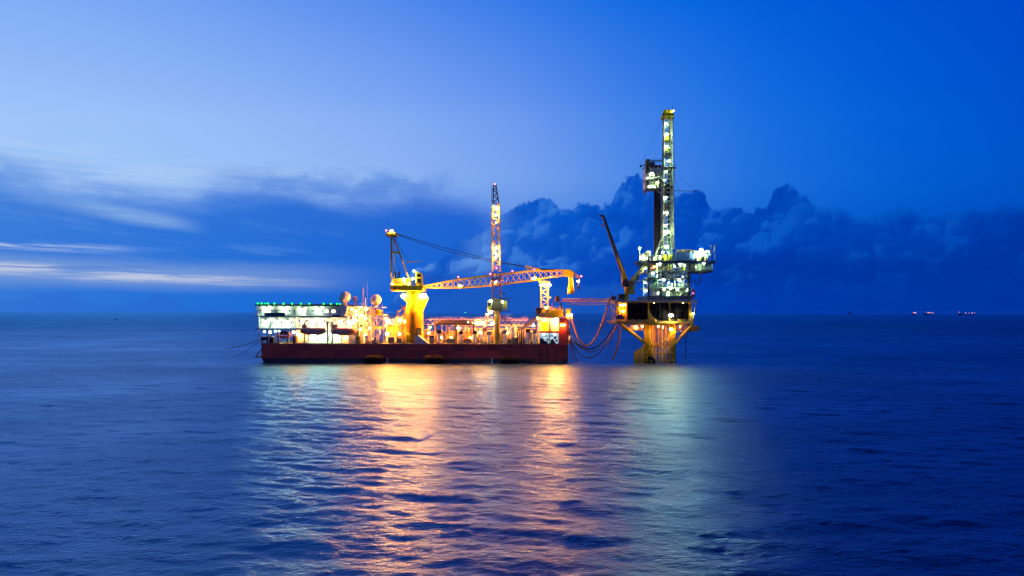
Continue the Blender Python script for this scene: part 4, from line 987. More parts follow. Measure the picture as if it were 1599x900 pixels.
# ------------------------------------------------------------------ the drilling platform
pf = thing('drilling_platform', 'yellow offshore platform on a cluster of columns, with black sheeted sides under the drill tower', 'platform', (P(1027, 567).x, D0 + 11, 0))
def rp(mb, name, mat, parent=pf, smooth=False): return mb.build(name, mat, parent, smooth)
def leg(x, d, r):
    a = P(x, 567, d); z1 = pz(x, 503, d)
    o = rp(MB().lathe((a.x, a.y, 0), [(r, 1.6), (r, z1)], 18), 'column', 'platform_yellow', pf, True)
    rp(MB().lathe((a.x, a.y, 0), [(r + .02, -3), (r + .05, .6), (r + .01, 1.9)], 18), 'splash_zone', 'marine_growth', o, True)
leg(1011, 3, 1.3); leg(1051.3, 3, .95); leg(1012.5, 17, 1.0); leg(1051.3, 17, .85)
for i, (x, d, r) in enumerate(((1017.6, 5, .55), (1022.6, 7, .46), (1028, 6, .46), (1033.4, 7, .5), (1039.2, 6, .46), (1044.6, 7, .5))):
    a = P(x, 567, d); rp(MB().lathe((a.x, a.y, 0), [(r, -3), (r, 1.4), (r, pz(x, 503, d))], 12), 'riser_pipe', 'platform_yellow', pf, True)
for (a, b, r) in (((969.4, 505.5, 1.5), (1012.5, 539, 3), .62), ((1081, 505, 1.5), (1052, 538, 3), .5), ((969.4, 505.5, 22), (1012.5, 539, 17), .55), ((1081, 505, 22), (1052, 538, 17), .45)):
    rp(MB().tube(P(*a), P(*b), r, n=10), 'diagonal_brace', 'platform_yellow', pf, False)
for d in (3, 17): rp(MB().tube(P(1012, 539, d), P(1051, 539, d), .34, n=8), 'cross_brace', 'platform_yellow')
rp(MB().tube(P(1012, 551, 3), P(1051, 551, 3), .25, n=8), 'cross_brace', 'platform_yellow')
rp(MB().pbox(962, 500.6, 1083, 504.6, .5, 23), 'lower_deck', 'olive_yellow')
rp(MB().pbox(961.5, 468.6, 1088.5, 471.4, 0, 23.5), 'upper_deck', 'olive_yellow')
m = MB()
for x in range(964, 1086, 6): m.pbox(x, 504.6, x + 1, 506.5, .8, 22)
rp(m, 'deck_beam', 'olive_yellow')
rp(MB().pbox(1014, 504.7, 1053, 507.4, 1, 18), 'well_head_frame', 'platform_yellow')
for x, d in ((963.5, 1), (978, 1.2), (1012.5, 1.2), (1078, 1), (1045, 12), (1000, 12), (965, 21), (1078, 21)):
    rp(MB().pbox(x - 1.3, 471.4, x + 1.3, 500.6, d, d + .8), 'deck_post', 'platform_yellow')
m = MB(); m.pbox(1075.8, 472, 1080.3, 500.5, .4, 1); rp(m, 'pipe_casing', 'platform_yellow')
rp(MB().tube(P(1087, 472, .5), P(1081.5, 500, .5), .2), 'diagonal_strut', 'platform_yellow')
for (x0, y0, x1, y1) in ((966, 474, 970, 500), (971.5, 480, 976, 500)):
    rp(MB().pbox(x0, y0, x1, y1, 4, 6), 'process_column', 'platform_yellow')
rp(MB().pbox(963, 472, 1076, 500, 8, 8.4), 'blast_wall', 'grey_steel')
for x, r in ((967, .2), (973, .26), (977, .18)): rp(MB().path([P(x, 500, 2.4), P(x, 478, 2.4), P(x + 4, 475, 2.4)], r, 6), 'process_pipe', 'platform_yellow', pf, True)
m = MB(); m.pbox(1058, 493, 1070, 500.6, .6, 2); rp(m, 'valve_skid', 'olive_yellow')
m = MB(); m.path([P(1013, 482, .7), P(1013, 488, .4), P(1016, 492, .3), P(1015.5, 500.5, .5)], .5, 8); m.path([P(1016, 500.5, .3), P(1020, 495, .2), P(1024, 500.5, .4)], .4, 8); rp(m, 'vent_elbow', 'boom_orange', pf, True)
rp(MB().tube(P(1045.6, 471.5, .3), P(1045.6, 480, .3), .22), 'lamp_post', 'crane_yellow')
rp(MB().tube(P(1046, 500.5, 1), P(1041.5, 490, .6), .35), 'work_basket', 'boom_orange')
m = MB(); m.rail([P(961.5, 468.6, .1), P(1088.5, 468.6, .1)], h=1.2, r=.05, step=1.5, bars=3); m.rail([P(1088.5, 468.6, 23), P(1088.5, 468.6, .2)], h=1.2, r=.05, step=1.5); rp(m, 'upper_railing', 'olive_yellow')
m = MB(); m.rail([P(962, 500.6, .6), P(1083, 500.6, .6)], h=1.2, r=.05, step=1.5, bars=3); rp(m, 'lower_railing', 'olive_yellow')
# ladder cage tower at the left
m = MB()
for x in (954.8, 959, 963):
    for d in (1, 4): m.tube(P(x, 503, d), P(x, 468, d), .16)
for y in (468.5, 477, 486, 495, 502.5): m.tube(P(954.8, y, 1), P(963, y, 1), .13); m.tube(P(954.8, y, 4), P(963, y, 4), .13); m.tube(P(954.8, y, 1), P(954.8, y, 4), .13)
for i in range(4): y = 502 - i * 8.5; m.tube(P(955.5, y, 2.5), P(962, y - 8, 2.5), .15)
rp(m, 'ladder_tower', 'boom_orange')
m = MB(); m.pbox(962, 493, 975, 498, -.6, .5); m.pbox(964, 490.5, 972, 493, -.4, .4); rp(m, 'hose_reel', 'navy_paint')
# lower walkways with pipework under the deck
m = MB(); m.pbox(975, 514, 1006, 515, 2, 8); m.rail([P(975, 514, 2.1), P(1006, 514, 2.1)], h=1.4, r=.06, step=1.0, bars=3)
for x in (977, 990, 1004): m.tube(P(x, 504, 2.2), P(x, 515, 2.2), .1)
rp(m, 'lower_walkway', 'platform_yellow')
m = MB(); m.pbox(1054.5, 516.2, 1086, 517.2, 2, 8); m.rail([P(1054.5, 516.2, 2.1), P(1086, 516.2, 2.1)], h=1.8, r=.07, step=.9, bars=4)
m.pbox(1078, 508, 1091, 516, 3, 5); m.tube(P(1088, 508.5, 3), P(1094, 512, 3), .28); m.pbox(1062, 524, 1074, 525.3, 3, 6); m.rail([P(1062, 524, 3.1), P(1074, 524, 3.1)], h=1.3, r=.06, step=.8, bars=3)
for x in (1063, 1073): m.tube(P(x, 525, 3.1), P(x, 505, 3.1), .1)
rp(m, 'lower_walkway', 'olive_yellow')
for k in range(9):
    x = 1055 + k * 3.1; rp(MB().path([P(x, 506, 5), P(x, 511 + (k % 3) * 1.5, 5), P(x + 4, 512 + (k % 3), 5)], .2, 6), 'process_pipe', 'crane_yellow' if k % 2 else 'olive_yellow', pf, True)
for k in range(6):
    x = 979 + k * 4.4; rp(MB().path([P(x, 506, 5), P(x, 510 + (k % 3) * 1.2, 5), P(x + 5, 512, 5)], .2, 6), 'process_pipe', 'platform_yellow', pf, True)
# boat landing and its stair
m = MB()
for d in (0, 2.4):
    m.tube(P(993.5, 551, d), P(1053, 551, d), .16); m.tube(P(993.5, 562, d), P(1053, 562, d), .14)
    for x in (993.5, 1001, 1010, 1019, 1028, 1037, 1046, 1053): m.tube(P(x, 551, d), P(x, 568, d), .17)
m.pbox(993, 558.5, 1012, 559.3, 0, 2.4); bl = rp(m, 'boat_landing', 'platform_yellow')
for i, x in enumerate((991.5, 994.5, 998, 1001.5, 1005)):
    a = P(x, 567, .8 + i * .3); rp(MB().lathe((a.x, a.y, 0), [(.38, -2), (.38, pz(x, 548 - i * 2.2, 1))], 10), 'bumper_post', 'platform_yellow', bl)
m = MB()
for o in (0, 1): m.tube(P(1005, 553, 1.4 + o), P(1029, 533.5, 1.4 + o), .2); m.tube(P(1029, 533.5, 1.4 + o), P(1037, 533.5, 1.4 + o), .18); m.tube(P(1037, 533.5, 1.4 + o), P(1056, 517, 1.4 + o), .2); m.tube(P(1005, 549.5, 1.4 + o), P(1029, 530, 1.4 + o), .07); m.tube(P(1037, 530, 1.4 + o), P(1056, 513.5, 1.4 + o), .07)
m.pbox(1029, 533.2, 1037, 534, 1.4, 2.4); rp(m, 'stair', 'platform_yellow')
rp(MB().path([P(1012, 559, 0), P(1018, 558.5, -.1), P(1021.5, 562, -.1), P(1021.5, 568, 0)], .5, 8), 'bumper_arch', 'rubber', bl, True)
for x, y, d, k, s in ((1048, 491.6, -1.6, 'white', 1.9), (969.2, 476, 1.2, 'warm', .7), (974.5, 475.8, 1.2, 'warm', .7), (972.6, 485.5, 1.2, 'warm', .9), (993, 510.5, 1.2, 'orange', 1.2), (1048, 513.5, 1.0, 'orange', 1.8), (1003, 509, 5, 'warm', .5), (1062, 509, 2.5, 'warm', .45), (1028, 509, 2, 'warm', .5), (1035, 510, 2, 'warm', .4), (1082.5, 489, .2, 'white', .7), (1021, 472.6, .5, 'warm', .25), (1067, 472.6, .5, 'warm', .2)):
    lamp(pf, x, y, d, k, s)
def sheet(x0, y0, x1, y1, lab):
    n, k = 26, 10; vs = []; fs = []
    for i in range(n + 1):
        for j in range(k + 1):
            u, v_ = i / n, j / k; p = P(x0 + (x1 - x0) * u, y0 + (y1 - y0) * v_ + (.8 * math.sin(u * 19 + x0) * v_ if j == k else 0), .25)
            p.y += .12 * math.sin(u * 31 + x0) + .08 * math.sin(v_ * 7 + u * 9); vs.append(p)
    for i in range(n):
        for j in range(k): fs.append((i * (k + 1) + j, (i + 1) * (k + 1) + j, (i + 1) * (k + 1) + j + 1, i * (k + 1) + j + 1))
    o = MB().add(vs, fs).build('tarpaulin', 'tarp_black', None, True); md = o.modifiers.new('thickness', 'SOLIDIFY'); md.thickness = .03
    tag(o, lab, 'tarpaulin', 'black sheets on the platform side')
sheet(979.5, 473, 1011.5, 498, 'black tarpaulin left of the yellow post, beside the lit yellow ladder corner')
sheet(1014, 472.6, 1045, 499.0, 'black tarpaulin in the middle, between the yellow post and the bright white lamp')
sheet(1046.5, 473, 1075.5, 497, 'black tarpaulin at the right, behind the bright white lamp')
t = thing('escape_rope', 'thin rope ladder with a round foot plate hanging from the platform walkway to the sea', 'rope', P(1071, 525, 3))
MB().tube(P(1071, 525, 3), P(1071, 561, 3), .13, n=6).build('line', 'cable', t); MB().lathe(P(1071, 561.5, 3), [(.05, 0), (.6, 0), (.6, .15), (.05, .2)], 12).build('foot_plate', 'white_paint', t)

# ------------------------------------------------------------------ the drilling module on top
md = thing('drilling_module', 'brightly lit greenish steel module stacked with machinery below the drill tower', 'drilling module', P(1047, 468, 10))
def dp(mb, name, mat, parent=md, smooth=False): return mb.build(name, mat, parent, smooth)
for x in (1013, 1076.5):
    for d in (1.5, 18): dp(MB().pbox(x - 1.6, 405, x + 1.6, 468.5, d, d + 1.4), 'column', 'dark_steel' if d == 1.5 else 'pale_green')
for (x0, x1, y0, y1, mt, d0, d1) in ((1009, 1117, 406.2, 410.2, 'navy_paint', .5, 20), (1014, 1078, 421.3, 422.8, 'pale_green', 1.4, 19), (1014, 1078, 433, 434.6, 'dark_steel', 1.4, 19), (1014, 1078, 447.2, 448.6, 'pale_green', 1.4, 19), (1010, 1082, 461.5, 466.6, 'navy_paint', .8, 20)):
    dp(MB().pbox(x0, y0, x1, y1, d0, d1), 'deck', mt)
m = MB(); m.pbox(1084, 421.5, 1113, 423.8, 1, 12)
ld = dp(m, 'cantilever_deck', 'dark_steel')
dp(MB().pbox(1085, 411, 1096, 421.4, 3, 10), 'cabin', 'pale_green', ld); dp(MB().pbox(1097, 412.5, 1111, 421.4, 4, 10), 'cabin', 'blue_paint', ld)
dp(MB().rail([P(1084, 421.5, 1.1), P(1113, 421.5, 1.1)], h=1.2, r=.05, step=1.2, bars=3), 'railing', 'pale_green', ld)
for x in (1086, 1099, 1112): dp(MB().tube(P(x, 410.4, 1.6), P(x, 421.5, 1.6), .14), 'hanger', 'pale_green', ld)
dp(MB().path(bez(P(1083, 436, 1), P(1091, 441.5, 1), P(1093.5, 424, 1)), .22, 6), 'loop_hose', 'cable', md, True)
dp(MB().pbox(1016, 448.8, 1076, 461.4, 14, 14.4), 'back_wall', 'pale_green'); dp(MB().pbox(1016, 410.4, 1046, 421.2, 13, 13.4), 'back_wall', 'pale_green')
for (a, b) in (((1014, 447, 1.8), (1032, 434, 1.8)), ((1076, 447, 1.8), (1058, 434, 1.8)), ((1036, 421, 1.8), (1052, 410, 1.8)), ((1014, 421, 1.8), (1030, 410, 1.8)), ((1060, 461, 1.8), (1076, 448, 1.8))):
    dp(MB().tube(P(*a), P(*b), .2), 'brace', 'pale_green')
dp(MB().tube(P(985, 440, 3), P(1008, 409, 3), .55, n=8), 'gangplank', 'olive_yellow'); dp(MB().tube(P(987, 444, 3), P(1010, 414, 3), .3, n=6), 'gangplank', 'olive_yellow')
m = MB()
for i in range(8): m.tube(P(985 + i * 3, 440 - i * 4.04, 3), P(987 + i * 3, 444 - i * 3.9, 3), .1, n=4)
dp(m, 'gangplank_rung', 'olive_yellow'); dp(MB().path([P(996.5, 428, 2.6), P(997, 438, 2.4), P(995, 443, 2.4), P(991, 443, 2.6)], .3, 6), 'vent_line', 'cable', md, True)
sd_ = dp(MB().pbox(998, 406.4, 1013, 408.8, 2, 12), 'side_platform', 'dark_steel'); dp(MB().rail([P(998, 406.4, 2.1), P(1013, 406.4, 2.1)], h=1.6, r=.06, step=.8, bars=3), 'railing', 'pale_green', sd_)
dp(MB().tube(P(998.6, 406.4, 2.4), P(998.6, 386.5, 2.4), .16), 'lamp_pole', 'pale_green', sd_)
dp(MB().pbox(1003, 395, 1009, 406.2, 4, 8), 'switch_house', 'pale_green', sd_); dp(MB().pbox(1010.5, 391, 1016, 406, 4, 9), 'switch_house', 'cream_paint', sd_)
m = MB()
for d in (3, 9):
    for x in (1004.5, 1011): m.tube(P(x, 461.5, d), P(x, 433, d), .14)
    for y in (433, 443, 452): m.tube(P(1004.5, y, d), P(1011, y, d), .12)
for i in range(3): m.tube(P(1005, 461 - i * 9.5, 5), P(1011, 452 - i * 9.5, 5), .14)
dp(m, 'stair_tower', 'pale_green')
# top deck: dark blue container, bright equipment cabins, a small A-frame at the right end
dp(MB().pbox(1056, 392.6, 1082.5, 406, 2.5, 9), 'mud_tank', 'blue_paint')
m = MB(); m.rail([P(1056, 392.6, 2.6), P(1082.5, 392.6, 2.6)], h=.9, r=.05, step=1.0)
dp(m, 'tank_railing', 'olive_yellow')
for k in range(8): x = 1057.5 + k * 3.1; dp(MB().pbox(x, 389.2 + (k % 3), x + 1.9, 392.5, 4, 6), 'tank_fitting', 'olive_yellow')
dp(MB().pbox(1083.5, 393, 1096, 406, 3.4, 9), 'cabin', 'white_paint'); dp(MB().pbox(1097, 395, 1104.5, 406, 4, 9), 'cabin', 'pale_green'); dp(MB().pbox(1095, 400, 1100, 406.1, 2, 3.3), 'compressor', 'dark_steel'); dp(MB().pbox(1084, 390.5, 1103, 392.4, 4, 8), 'cabin_roof', 'pale_green')
m = MB()
for d in (2, 5): m.tube(P(1108.5, 406.5, d), P(1110, 382, d), .16); m.tube(P(1115.6, 406.5, d), P(1116, 379, d), .16); m.tube(P(1109, 387, d), P(1116, 385, d), .12); m.tube(P(1108.8, 398, d), P(1115.6, 389, d), .1); m.tube(P(1104, 405, d), P(1109.5, 388, d), .12)
dp(m, 'end_gallows', 'pale_green')
dp(MB().pbox(1019, 398, 1034, 406, 5, 12), 'drawworks_house', 'cream_paint'); dp(MB().pbox(1037, 396, 1041, 406, 2, 5), 'driller_cabin', 'crane_yellow'); dp(MB().pbox(1045, 397.5, 1049, 406, 2.6, 6), 'driller_cabin', 'crane_yellow')
# machinery on every level: boxes, tanks and bent pipes
lv = [(421.2, 1018, 1074, 410.6), (432.9, 1018, 1074, 423), (447.0, 1018, 1074, 434.8), (461.4, 1018, 1074, 448.8)]
kinds = ['pale_green', 'white_paint', 'olive_yellow', 'pale_green', 'deck_green', 'grey_steel', 'crane_yellow', 'blue_paint']
for li, (yb, x0, x1, yt) in enumerate(lv):
    x = x0
    while x < x1 - 3:
        w = RNG.uniform(2, 6); hh_ = RNG.uniform(.35, .85) * (yb - yt); d = RNG.uniform(2.4, 7); r = RNG.randint(4); mt = kinds[RNG.randint(len(kinds))]
        if r == 0: dp(MB().pbox(x, yb - hh_, x + w, yb, d, d + 2), 'machine_cabinet', mt)
        elif r == 1:
            c = P(x + w / 2, yb, d); rr = S(min(w, 5) / 2, d); dp(MB().lathe(c, [(rr, .1), (rr, S(hh_) * .85), (rr * .6, S(hh_))], 12), 'pressure_vessel', mt, md, True)
        elif r == 2: dp(MB().path([P(x, yb, d), P(x, yb - hh_ * .8, d), P(x + 1, yb - hh_, d), P(x + w, yb - hh_, d), P(x + w + 1, yt, d)], RNG.uniform(.13, .26), 6), 'pipe_run', mt, md, True)
        else:
            c = P(x, yb - hh_ * .4, d); dp(MB().lathe(c, [(.1, 0), (S(hh_) * .35, .2), (S(hh_) * .35, S(w) - .2), (.1, S(w))], 12, 'x'), 'pump', mt, md, True)
        x += w + RNG.uniform(.8, 2.6)
for (yb, x0, x1) in ((421.3, 1014, 1078), (433, 1014, 1078), (447.2, 1014, 1078), (406.2, 1014, 1056)):
    dp(MB().rail([P(x0, yb, 1.5), P(x1, yb, 1.5)], h=1.1, r=.045, step=1.3), 'railing', 'pale_green')
for k in range(7): dp(MB().tube(P(1016 + k * 9, 410.3, 2), P(1016 + k * 9 + 3, 461, 2.2), RNG.uniform(.08, .16), n=6), 'standpipe', ['pale_green', 'white_paint', 'dark_steel'][k % 3])
dp(MB().pbox(1017, 452, 1024, 461, 2.1, 2.5), 'service_panel', 'grey_steel'); dp(MB().pbox(1019, 434, 1025, 447, 3, 6), 'green_cabin', 'green_paint') if 'green_paint' in MATS else None
for x, y, d, k, s in ((998.6, 387.4, 1.6, 'rig', 1.5), (1003.8, 401.7, 1.8, 'rig', 1.8), (1011, 402.5, 2.5, 'rig', .9), (1041, 384.6, 1, 'rig', 1.7), (1035, 393, 1, 'rig', 1.3), (1030, 411.5, 1.2, 'rig', 1.3), (1035.5, 411.5, 1.2, 'rig', .8), (1061.5, 411.6, 1.2, 'rig', 1.0), (1049, 411.6, 1.2, 'rig', .8), (1053, 415, 2, 'rig', .9), (1061, 415.5, 2, 'rig', .8), (1021, 416, 1.2, 'warm', .9), (1037, 436.2, 1, 'rig', 1.5), (1060.7, 436.4, 1, 'rig', 1.3), (1063, 439, 1, 'rig', .6), (1047, 448.9, .8, 'rig', 1.5), (1037, 451.2, 1, 'rig', 1.1), (1058, 451, 1, 'rig', 1.0), (1008, 453.4, 2, 'rig', 1.1), (1007.5, 440.5, 2, 'rig', .9), (1007.6, 418.5, 1.6, 'rig', 1.0), (1019.7, 426, 1, 'rig', 1.2), (1077.4, 409.2, .2, 'rig', .8), (1099, 410.4, .4, 'rig', 1.2), (1102, 412, .6, 'rig', .8), (1090, 396.5, 1.4, 'rig', 1.7), (1086, 398.5, 1.6, 'rig', 1.2), (1095, 388.6, 2.6, 'rig', 1.3), (1103.5, 391.2, 2.6, 'rig', 1.1), (1098, 394, 2.4, 'rig', .9), (1112.5, 404.6, 1.4, 'rig', .8), (1045, 427, 2, 'rig', .5), (1070, 427.5, 2, 'rig', .6), (1068, 416, 1.2, 'rig', .6), (1030, 443, 2, 'rig', .6)):
    lamp(md, x, y, d, k, s * .8) if s > .85 else None
lamp(md, 1082.3, 457, .5, 'pink', .5)
t = thing('red_drum', 'red steel drum on its rack at the right edge of the drilling module', 'drum', P(1082.5, 461.4, 1.5))
MB().lathe(P(1082.5, 461.4, 1.8), [(S(2.6), .1), (S(2.7), 1.2), (S(2.6), 2.3), (.1, 2.4)], 14).build('body', 'red_paint', t, True); MB().pbox(1079.3, 461.2, 1085.6, 462.3, .9, 3.2).build('rack', 'dark_steel', t)
m = MB(); m.tube(P(1079.6, 461, 1.2), P(1079.6, 448, 1.2), .08); m.tube(P(1085.2, 461, 1.2), P(1082, 446, 1.2), .08); m.build('hoop', 'pale_green', t)

# dark pipework and bracing in front of the machinery, small gear on the top deck
for k in range(26):
    x = RNG.uniform(1015, 1074); lvl = RNG.randint(4); yb = (421.2, 432.9, 447.0, 461.4)[lvl]; yt = (410.4, 423, 434.8, 448.8)[lvl]; mt = ('dark_steel', 'navy_paint', 'deck_green', 'pale_green')[RNG.randint(4)]
    if k % 3 == 0: dp(MB().tube(P(x, yb, 1.9), P(x + RNG.uniform(-9, 9), yt, 1.9), RNG.uniform(.12, .22), n=6), 'brace', mt)
    elif k % 3 == 1: dp(MB().tube(P(x, yb, 2.0), P(x, yt, 2.0), RNG.uniform(.14, .3), n=6), 'standpipe', mt)
    else: y = RNG.uniform(yt + 1, yb - 2); dp(MB().tube(P(x, y, 1.8), P(x + RNG.uniform(6, 16), y, 1.8), RNG.uniform(.1, .22), n=6), 'pipe_run', mt)
for k in range(16):
    x = (RNG.uniform(1000, 1017), RNG.uniform(1018, 1056), RNG.uniform(1083, 1108))[k % 3]; w = RNG.uniform(1.2, 3); h_ = RNG.uniform(3, 9 if k % 3 else 14); d = RNG.uniform(1.2, 2.4)
    dp(MB().pbox(x, 406.1 - h_, x + w, 406.1, d, d + .7), 'deck_box', ('red_paint', 'olive_yellow', 'dark_steel', 'crane_yellow', 'grey_steel', 'navy_paint')[RNG.randint(6)])
for x, y in ((1069, 413.5), (1026, 430), (1066, 431), (1044, 441), (1027, 457), (1073, 452), (1022, 403), (1087, 416)): lamp(md, x, y, 1.7, 'rig', .34)

# ------------------------------------------------------------------ the drill tower
TD = 8.0
dm = thing('drill_tower', 'tall slim white lattice drill tower with a yellow crown, rising over the platform', 'drill tower', P(1042, 406, TD))
def tp_(mb, name, mat, parent=dm, smooth=False): return mb.build(name, mat, parent, smooth)
T = lambda x, y, d=TD: P(x, y, d)
tp_(MB().truss([T(1033.8, 388), T(1034.6, 262)], [T(1050, 388), T(1048.6, 262)], 1.5, 18, .28, .15, True), 'lower_mast', 'mast_paint')
tp_(MB().truss([T(1035, 261.6), T(1035.6, 180)], [T(1048.4, 261.6), T(1047.6, 180)], 1.35, 12, .26, .14), 'upper_mast', 'mast_paint')
tp_(MB().tube(T(1044, 395), T(1044, 262), .35, n=8), 'guide_rail', 'dark_steel'); tp_(MB().pbox(1043.5, 180, 1046.5, 388, TD + 1.6, TD + 1.9), 'ladder_back', 'grey_steel')
tp_(MB().tube(T(1037.5, 388, TD - 1), T(1037.5, 190, TD - 1), .14), 'standpipe', 'pale_green')
for y, w, mt in ((216, 5, 'crane_yellow'), (233, 5, 'olive_yellow'), (240, 4, 'boom_dark'), (300, 6, 'boom_dark'), (290, 6, 'dark_steel'), (322, 5, 'olive_yellow')): tp_(MB().pbox(1039 - w / 4, y - 5, 1041 + w / 2, y + 5, TD - .8, TD + .4), 'travelling_block', mt)
cb = tp_(MB().pbox(1034.5, 176, 1051.8, 180.6, TD - 2.2, TD + 2.2), 'crown_platform', 'crane_yellow')
for x in (1039, 1045.8): tp_(MB().lathe(T(x, 173.8, TD - .9), [(.1, 0), (S(4), 0), (S(4.2), .5), (S(4.2), 1.4), (S(4), 1.9), (.1, 1.9)], 18, 'y'), 'sheave', 'crane_yellow', cb, True)
m = MB(); m.tube(T(1049.5, 176), T(1049.5, 163.5), .07); m.tube(T(1052, 176), T(1052, 167), .06); m.tube(T(1043, 170), T(1043, 166.5), .06); tp_(m, 'lightning_rod', 'cable', cb)
m = MB(); m.pbox(1049, 180.6, 1052, 184, TD - 1, TD + 1); m.pbox(1034, 176.5, 1036, 178.5, TD - 2.6, TD - 2.25); tp_(m, 'crown_bracket', 'dark_steel', cb)
for a, b in (((1035, 364, TD - 1.6), (1023.5, 398, 4)), ((1047, 365, TD - 1.6), (1050, 405, 4)), ((1035, 364, TD + 1.6), (1026, 405, 15)), ((1047, 365, TD + 1.6), (1051, 405, 15)), ((1041, 366, TD - 1.6), (1047, 405, 4)), ((1036, 385, TD - 1.6), (1050, 405, 4.4))): tp_(MB().tube(P(*a), P(*b), .32, n=8), 'mast_leg', 'pale_green')
tp_(MB().pbox(1030, 385, 1054, 387, TD - 2.5, TD + 3), 'mast_floor', 'pale_green')
# derrickman's basket at the left
bk = tp_(MB().pbox(1008, 256.8, 1035, 258.6, TD - 3.5, TD + 3.5), 'racking_board', 'dark_steel')
m = MB(); m.pbox(1008, 268.5, 1034, 269.8, TD - 3.4, TD + 3.4); m.pbox(1007, 279, 1034, 280.4, TD - 3.4, TD + 3.4); m.pbox(1008.5, 291.5, 1034, 293.4, TD - 3.3, TD + 3.3); tp_(m, 'basket_floor', 'grey_steel', bk)
for x in (1007.5, 1014, 1021, 1027.5, 1033): tp_(MB().pbox(x - .6, 258.6, x + .6, 293, TD - 3.3, TD - 2.9), 'basket_post', 'cream_paint', bk)
tp_(MB().pbox(1008, 261, 1033, 293, TD + 2.9, TD + 3.2), 'wind_wall', 'white_paint', bk); tp_(MB().pbox(1007.6, 260, 1008.2, 293, TD - 2.8, TD + 2.8), 'wind_wall', 'white_paint', bk)
tp_(MB().pbox(1014, 261, 1033, 268, TD - 2.4, TD - 2.1), 'wind_wall', 'white_paint', bk); tp_(MB().pbox(1011, 281, 1022, 291, TD - 2.0, TD - 1.7), 'wind_wall', 'pale_green', bk); tp_(MB().pbox(1023, 281, 1030, 288, TD - 2.6, TD - 2.0), 'tool_box', 'olive_yellow', bk); tp_(MB().pbox(1009, 248, 1014, 256.7, TD - 2, TD + 1), 'hoist', 'olive_yellow', bk); tp_(MB().pbox(1015, 252, 1022, 256.7, TD - 1, TD + 1), 'hoist', 'boom_dark', bk)
m = MB(); m.rail([P(1008, 256.8, TD - 3.4), P(1034, 256.8, TD - 3.4)], h=2.1, r=.06, step=1.2, bars=3); m.pbox(1011, 249.5, 1034, 250.6, TD - 1, TD); m.tube(T(1000, 258.5), T(1010, 255.5), .18); m.pbox(999, 257, 1001.5, 260, TD - .4, TD + .4); tp_(m, 'basket_railing', 'dark_steel', bk)
m = MB(); m.tube(T(1009, 293, TD - 3), T(1005.5, 301, TD - 3), .12); m.tube(T(1020, 294, TD - 3), T(1034, 302, TD - 1.5), .14); m.pbox(1005, 299, 1008, 302.5, TD - 3.3, TD - 2.7); tp_(m, 'basket_strut', 'red_paint' if False else 'pale_green', bk)
m = MB(); m.pbox(1033, 260, 1055.5, 261.4, TD - 2.4, TD + 2.4); m.rail([T(1050, 260, TD - 2.3), T(1055.5, 260, TD - 2.3)], h=1.2, r=.05, step=.6); tp_(m, 'mast_landing', 'dark_steel'); tp_(MB().pbox(1033, 289.5, 1050.5, 290.8, TD - 2, TD + 2), 'mast_landing', 'dark_steel')
m = MB(); m.tube(T(1050, 296.8), T(1086, 297.6), .11); m.tube(T(1086, 295.5), T(1086, 299), .14); m.tube(T(1050, 268), T(1086, 297), .035, n=4); tp_(m, 'side_boom', 'grey_steel')
tp_(MB().path([T(1052, 263), T(1054, 283), T(1058, 291)], .06, 5), 'tugger_line', 'cable')
for a, b in (((1034.5, 183, TD), (999.5, 257, TD)), ((1050.5, 182, TD), (1053, 262, TD)), ((1057, 290, TD), (1091, 388, TD)), ((1050, 240, TD), (1050.8, 388, TD)), ((1008, 301, TD - 2), (1007.5, 388, TD - 2)), ((1012, 296, TD), (1011, 390, TD)), ((1016, 296, TD), (1014.5, 392, TD)), ((1052.5, 262, TD), (1053.5, 396, TD))): tp_(MB().tube(P(*a), P(*b), .045, n=4), 'guy_wire', 'cable')
for x, y, s, k in ((1040, 192.6, 1.1, 'cool'), (1040.7, 209, 1.1, 'cool'), (1042, 228, 1.0, 'cool'), (1044, 250.7, 1.0, 'cool'), (1040, 267, .8, 'cool'), (1039.5, 308, .9, 'cool'), (1041, 331, .9, 'cool'), (1040, 351, .9, 'cool'), (1042, 360.5, 1.6, 'cool'), (1051, 172.5, .7, 'white'), (1037.5, 280, .5, 'cool')): lamp(dm, x, y, TD - 1.9 if y > 170 else TD, k, s * .85)
for x, y, s in ((1017, 270.5, 1.2), (1014, 291, .8), (1021.5, 291, .8), (1027, 284, .6)): lamp(dm, x, y, TD - 3.2, 'rig', s * 1.1)
# stands of drill pipe racked beside the mast
proto = None
for k in range(20):
    i, j = k % 5, k // 5; p = P(1021.4 + i * 2.25, 398, TD - 1.4 + j * 1.0 + (i % 2) * .3); hgt = pz(1025, 279, TD) - p.z
    if proto is None: o = proto = MB().tube((0, 0, 0), (0, 0, 1), .27, n=8).build('drill_pipe', 'drill_pipe')
    else: o = proto.copy(); COL.objects.link(o)
    o.location = p; o.scale = (1, 1, hgt + RNG.uniform(-.5, .5)); tag(o, 'dark tall drill pipe standing racked left of the drill tower', 'drill pipe', 'drill pipes racked beside the tower')

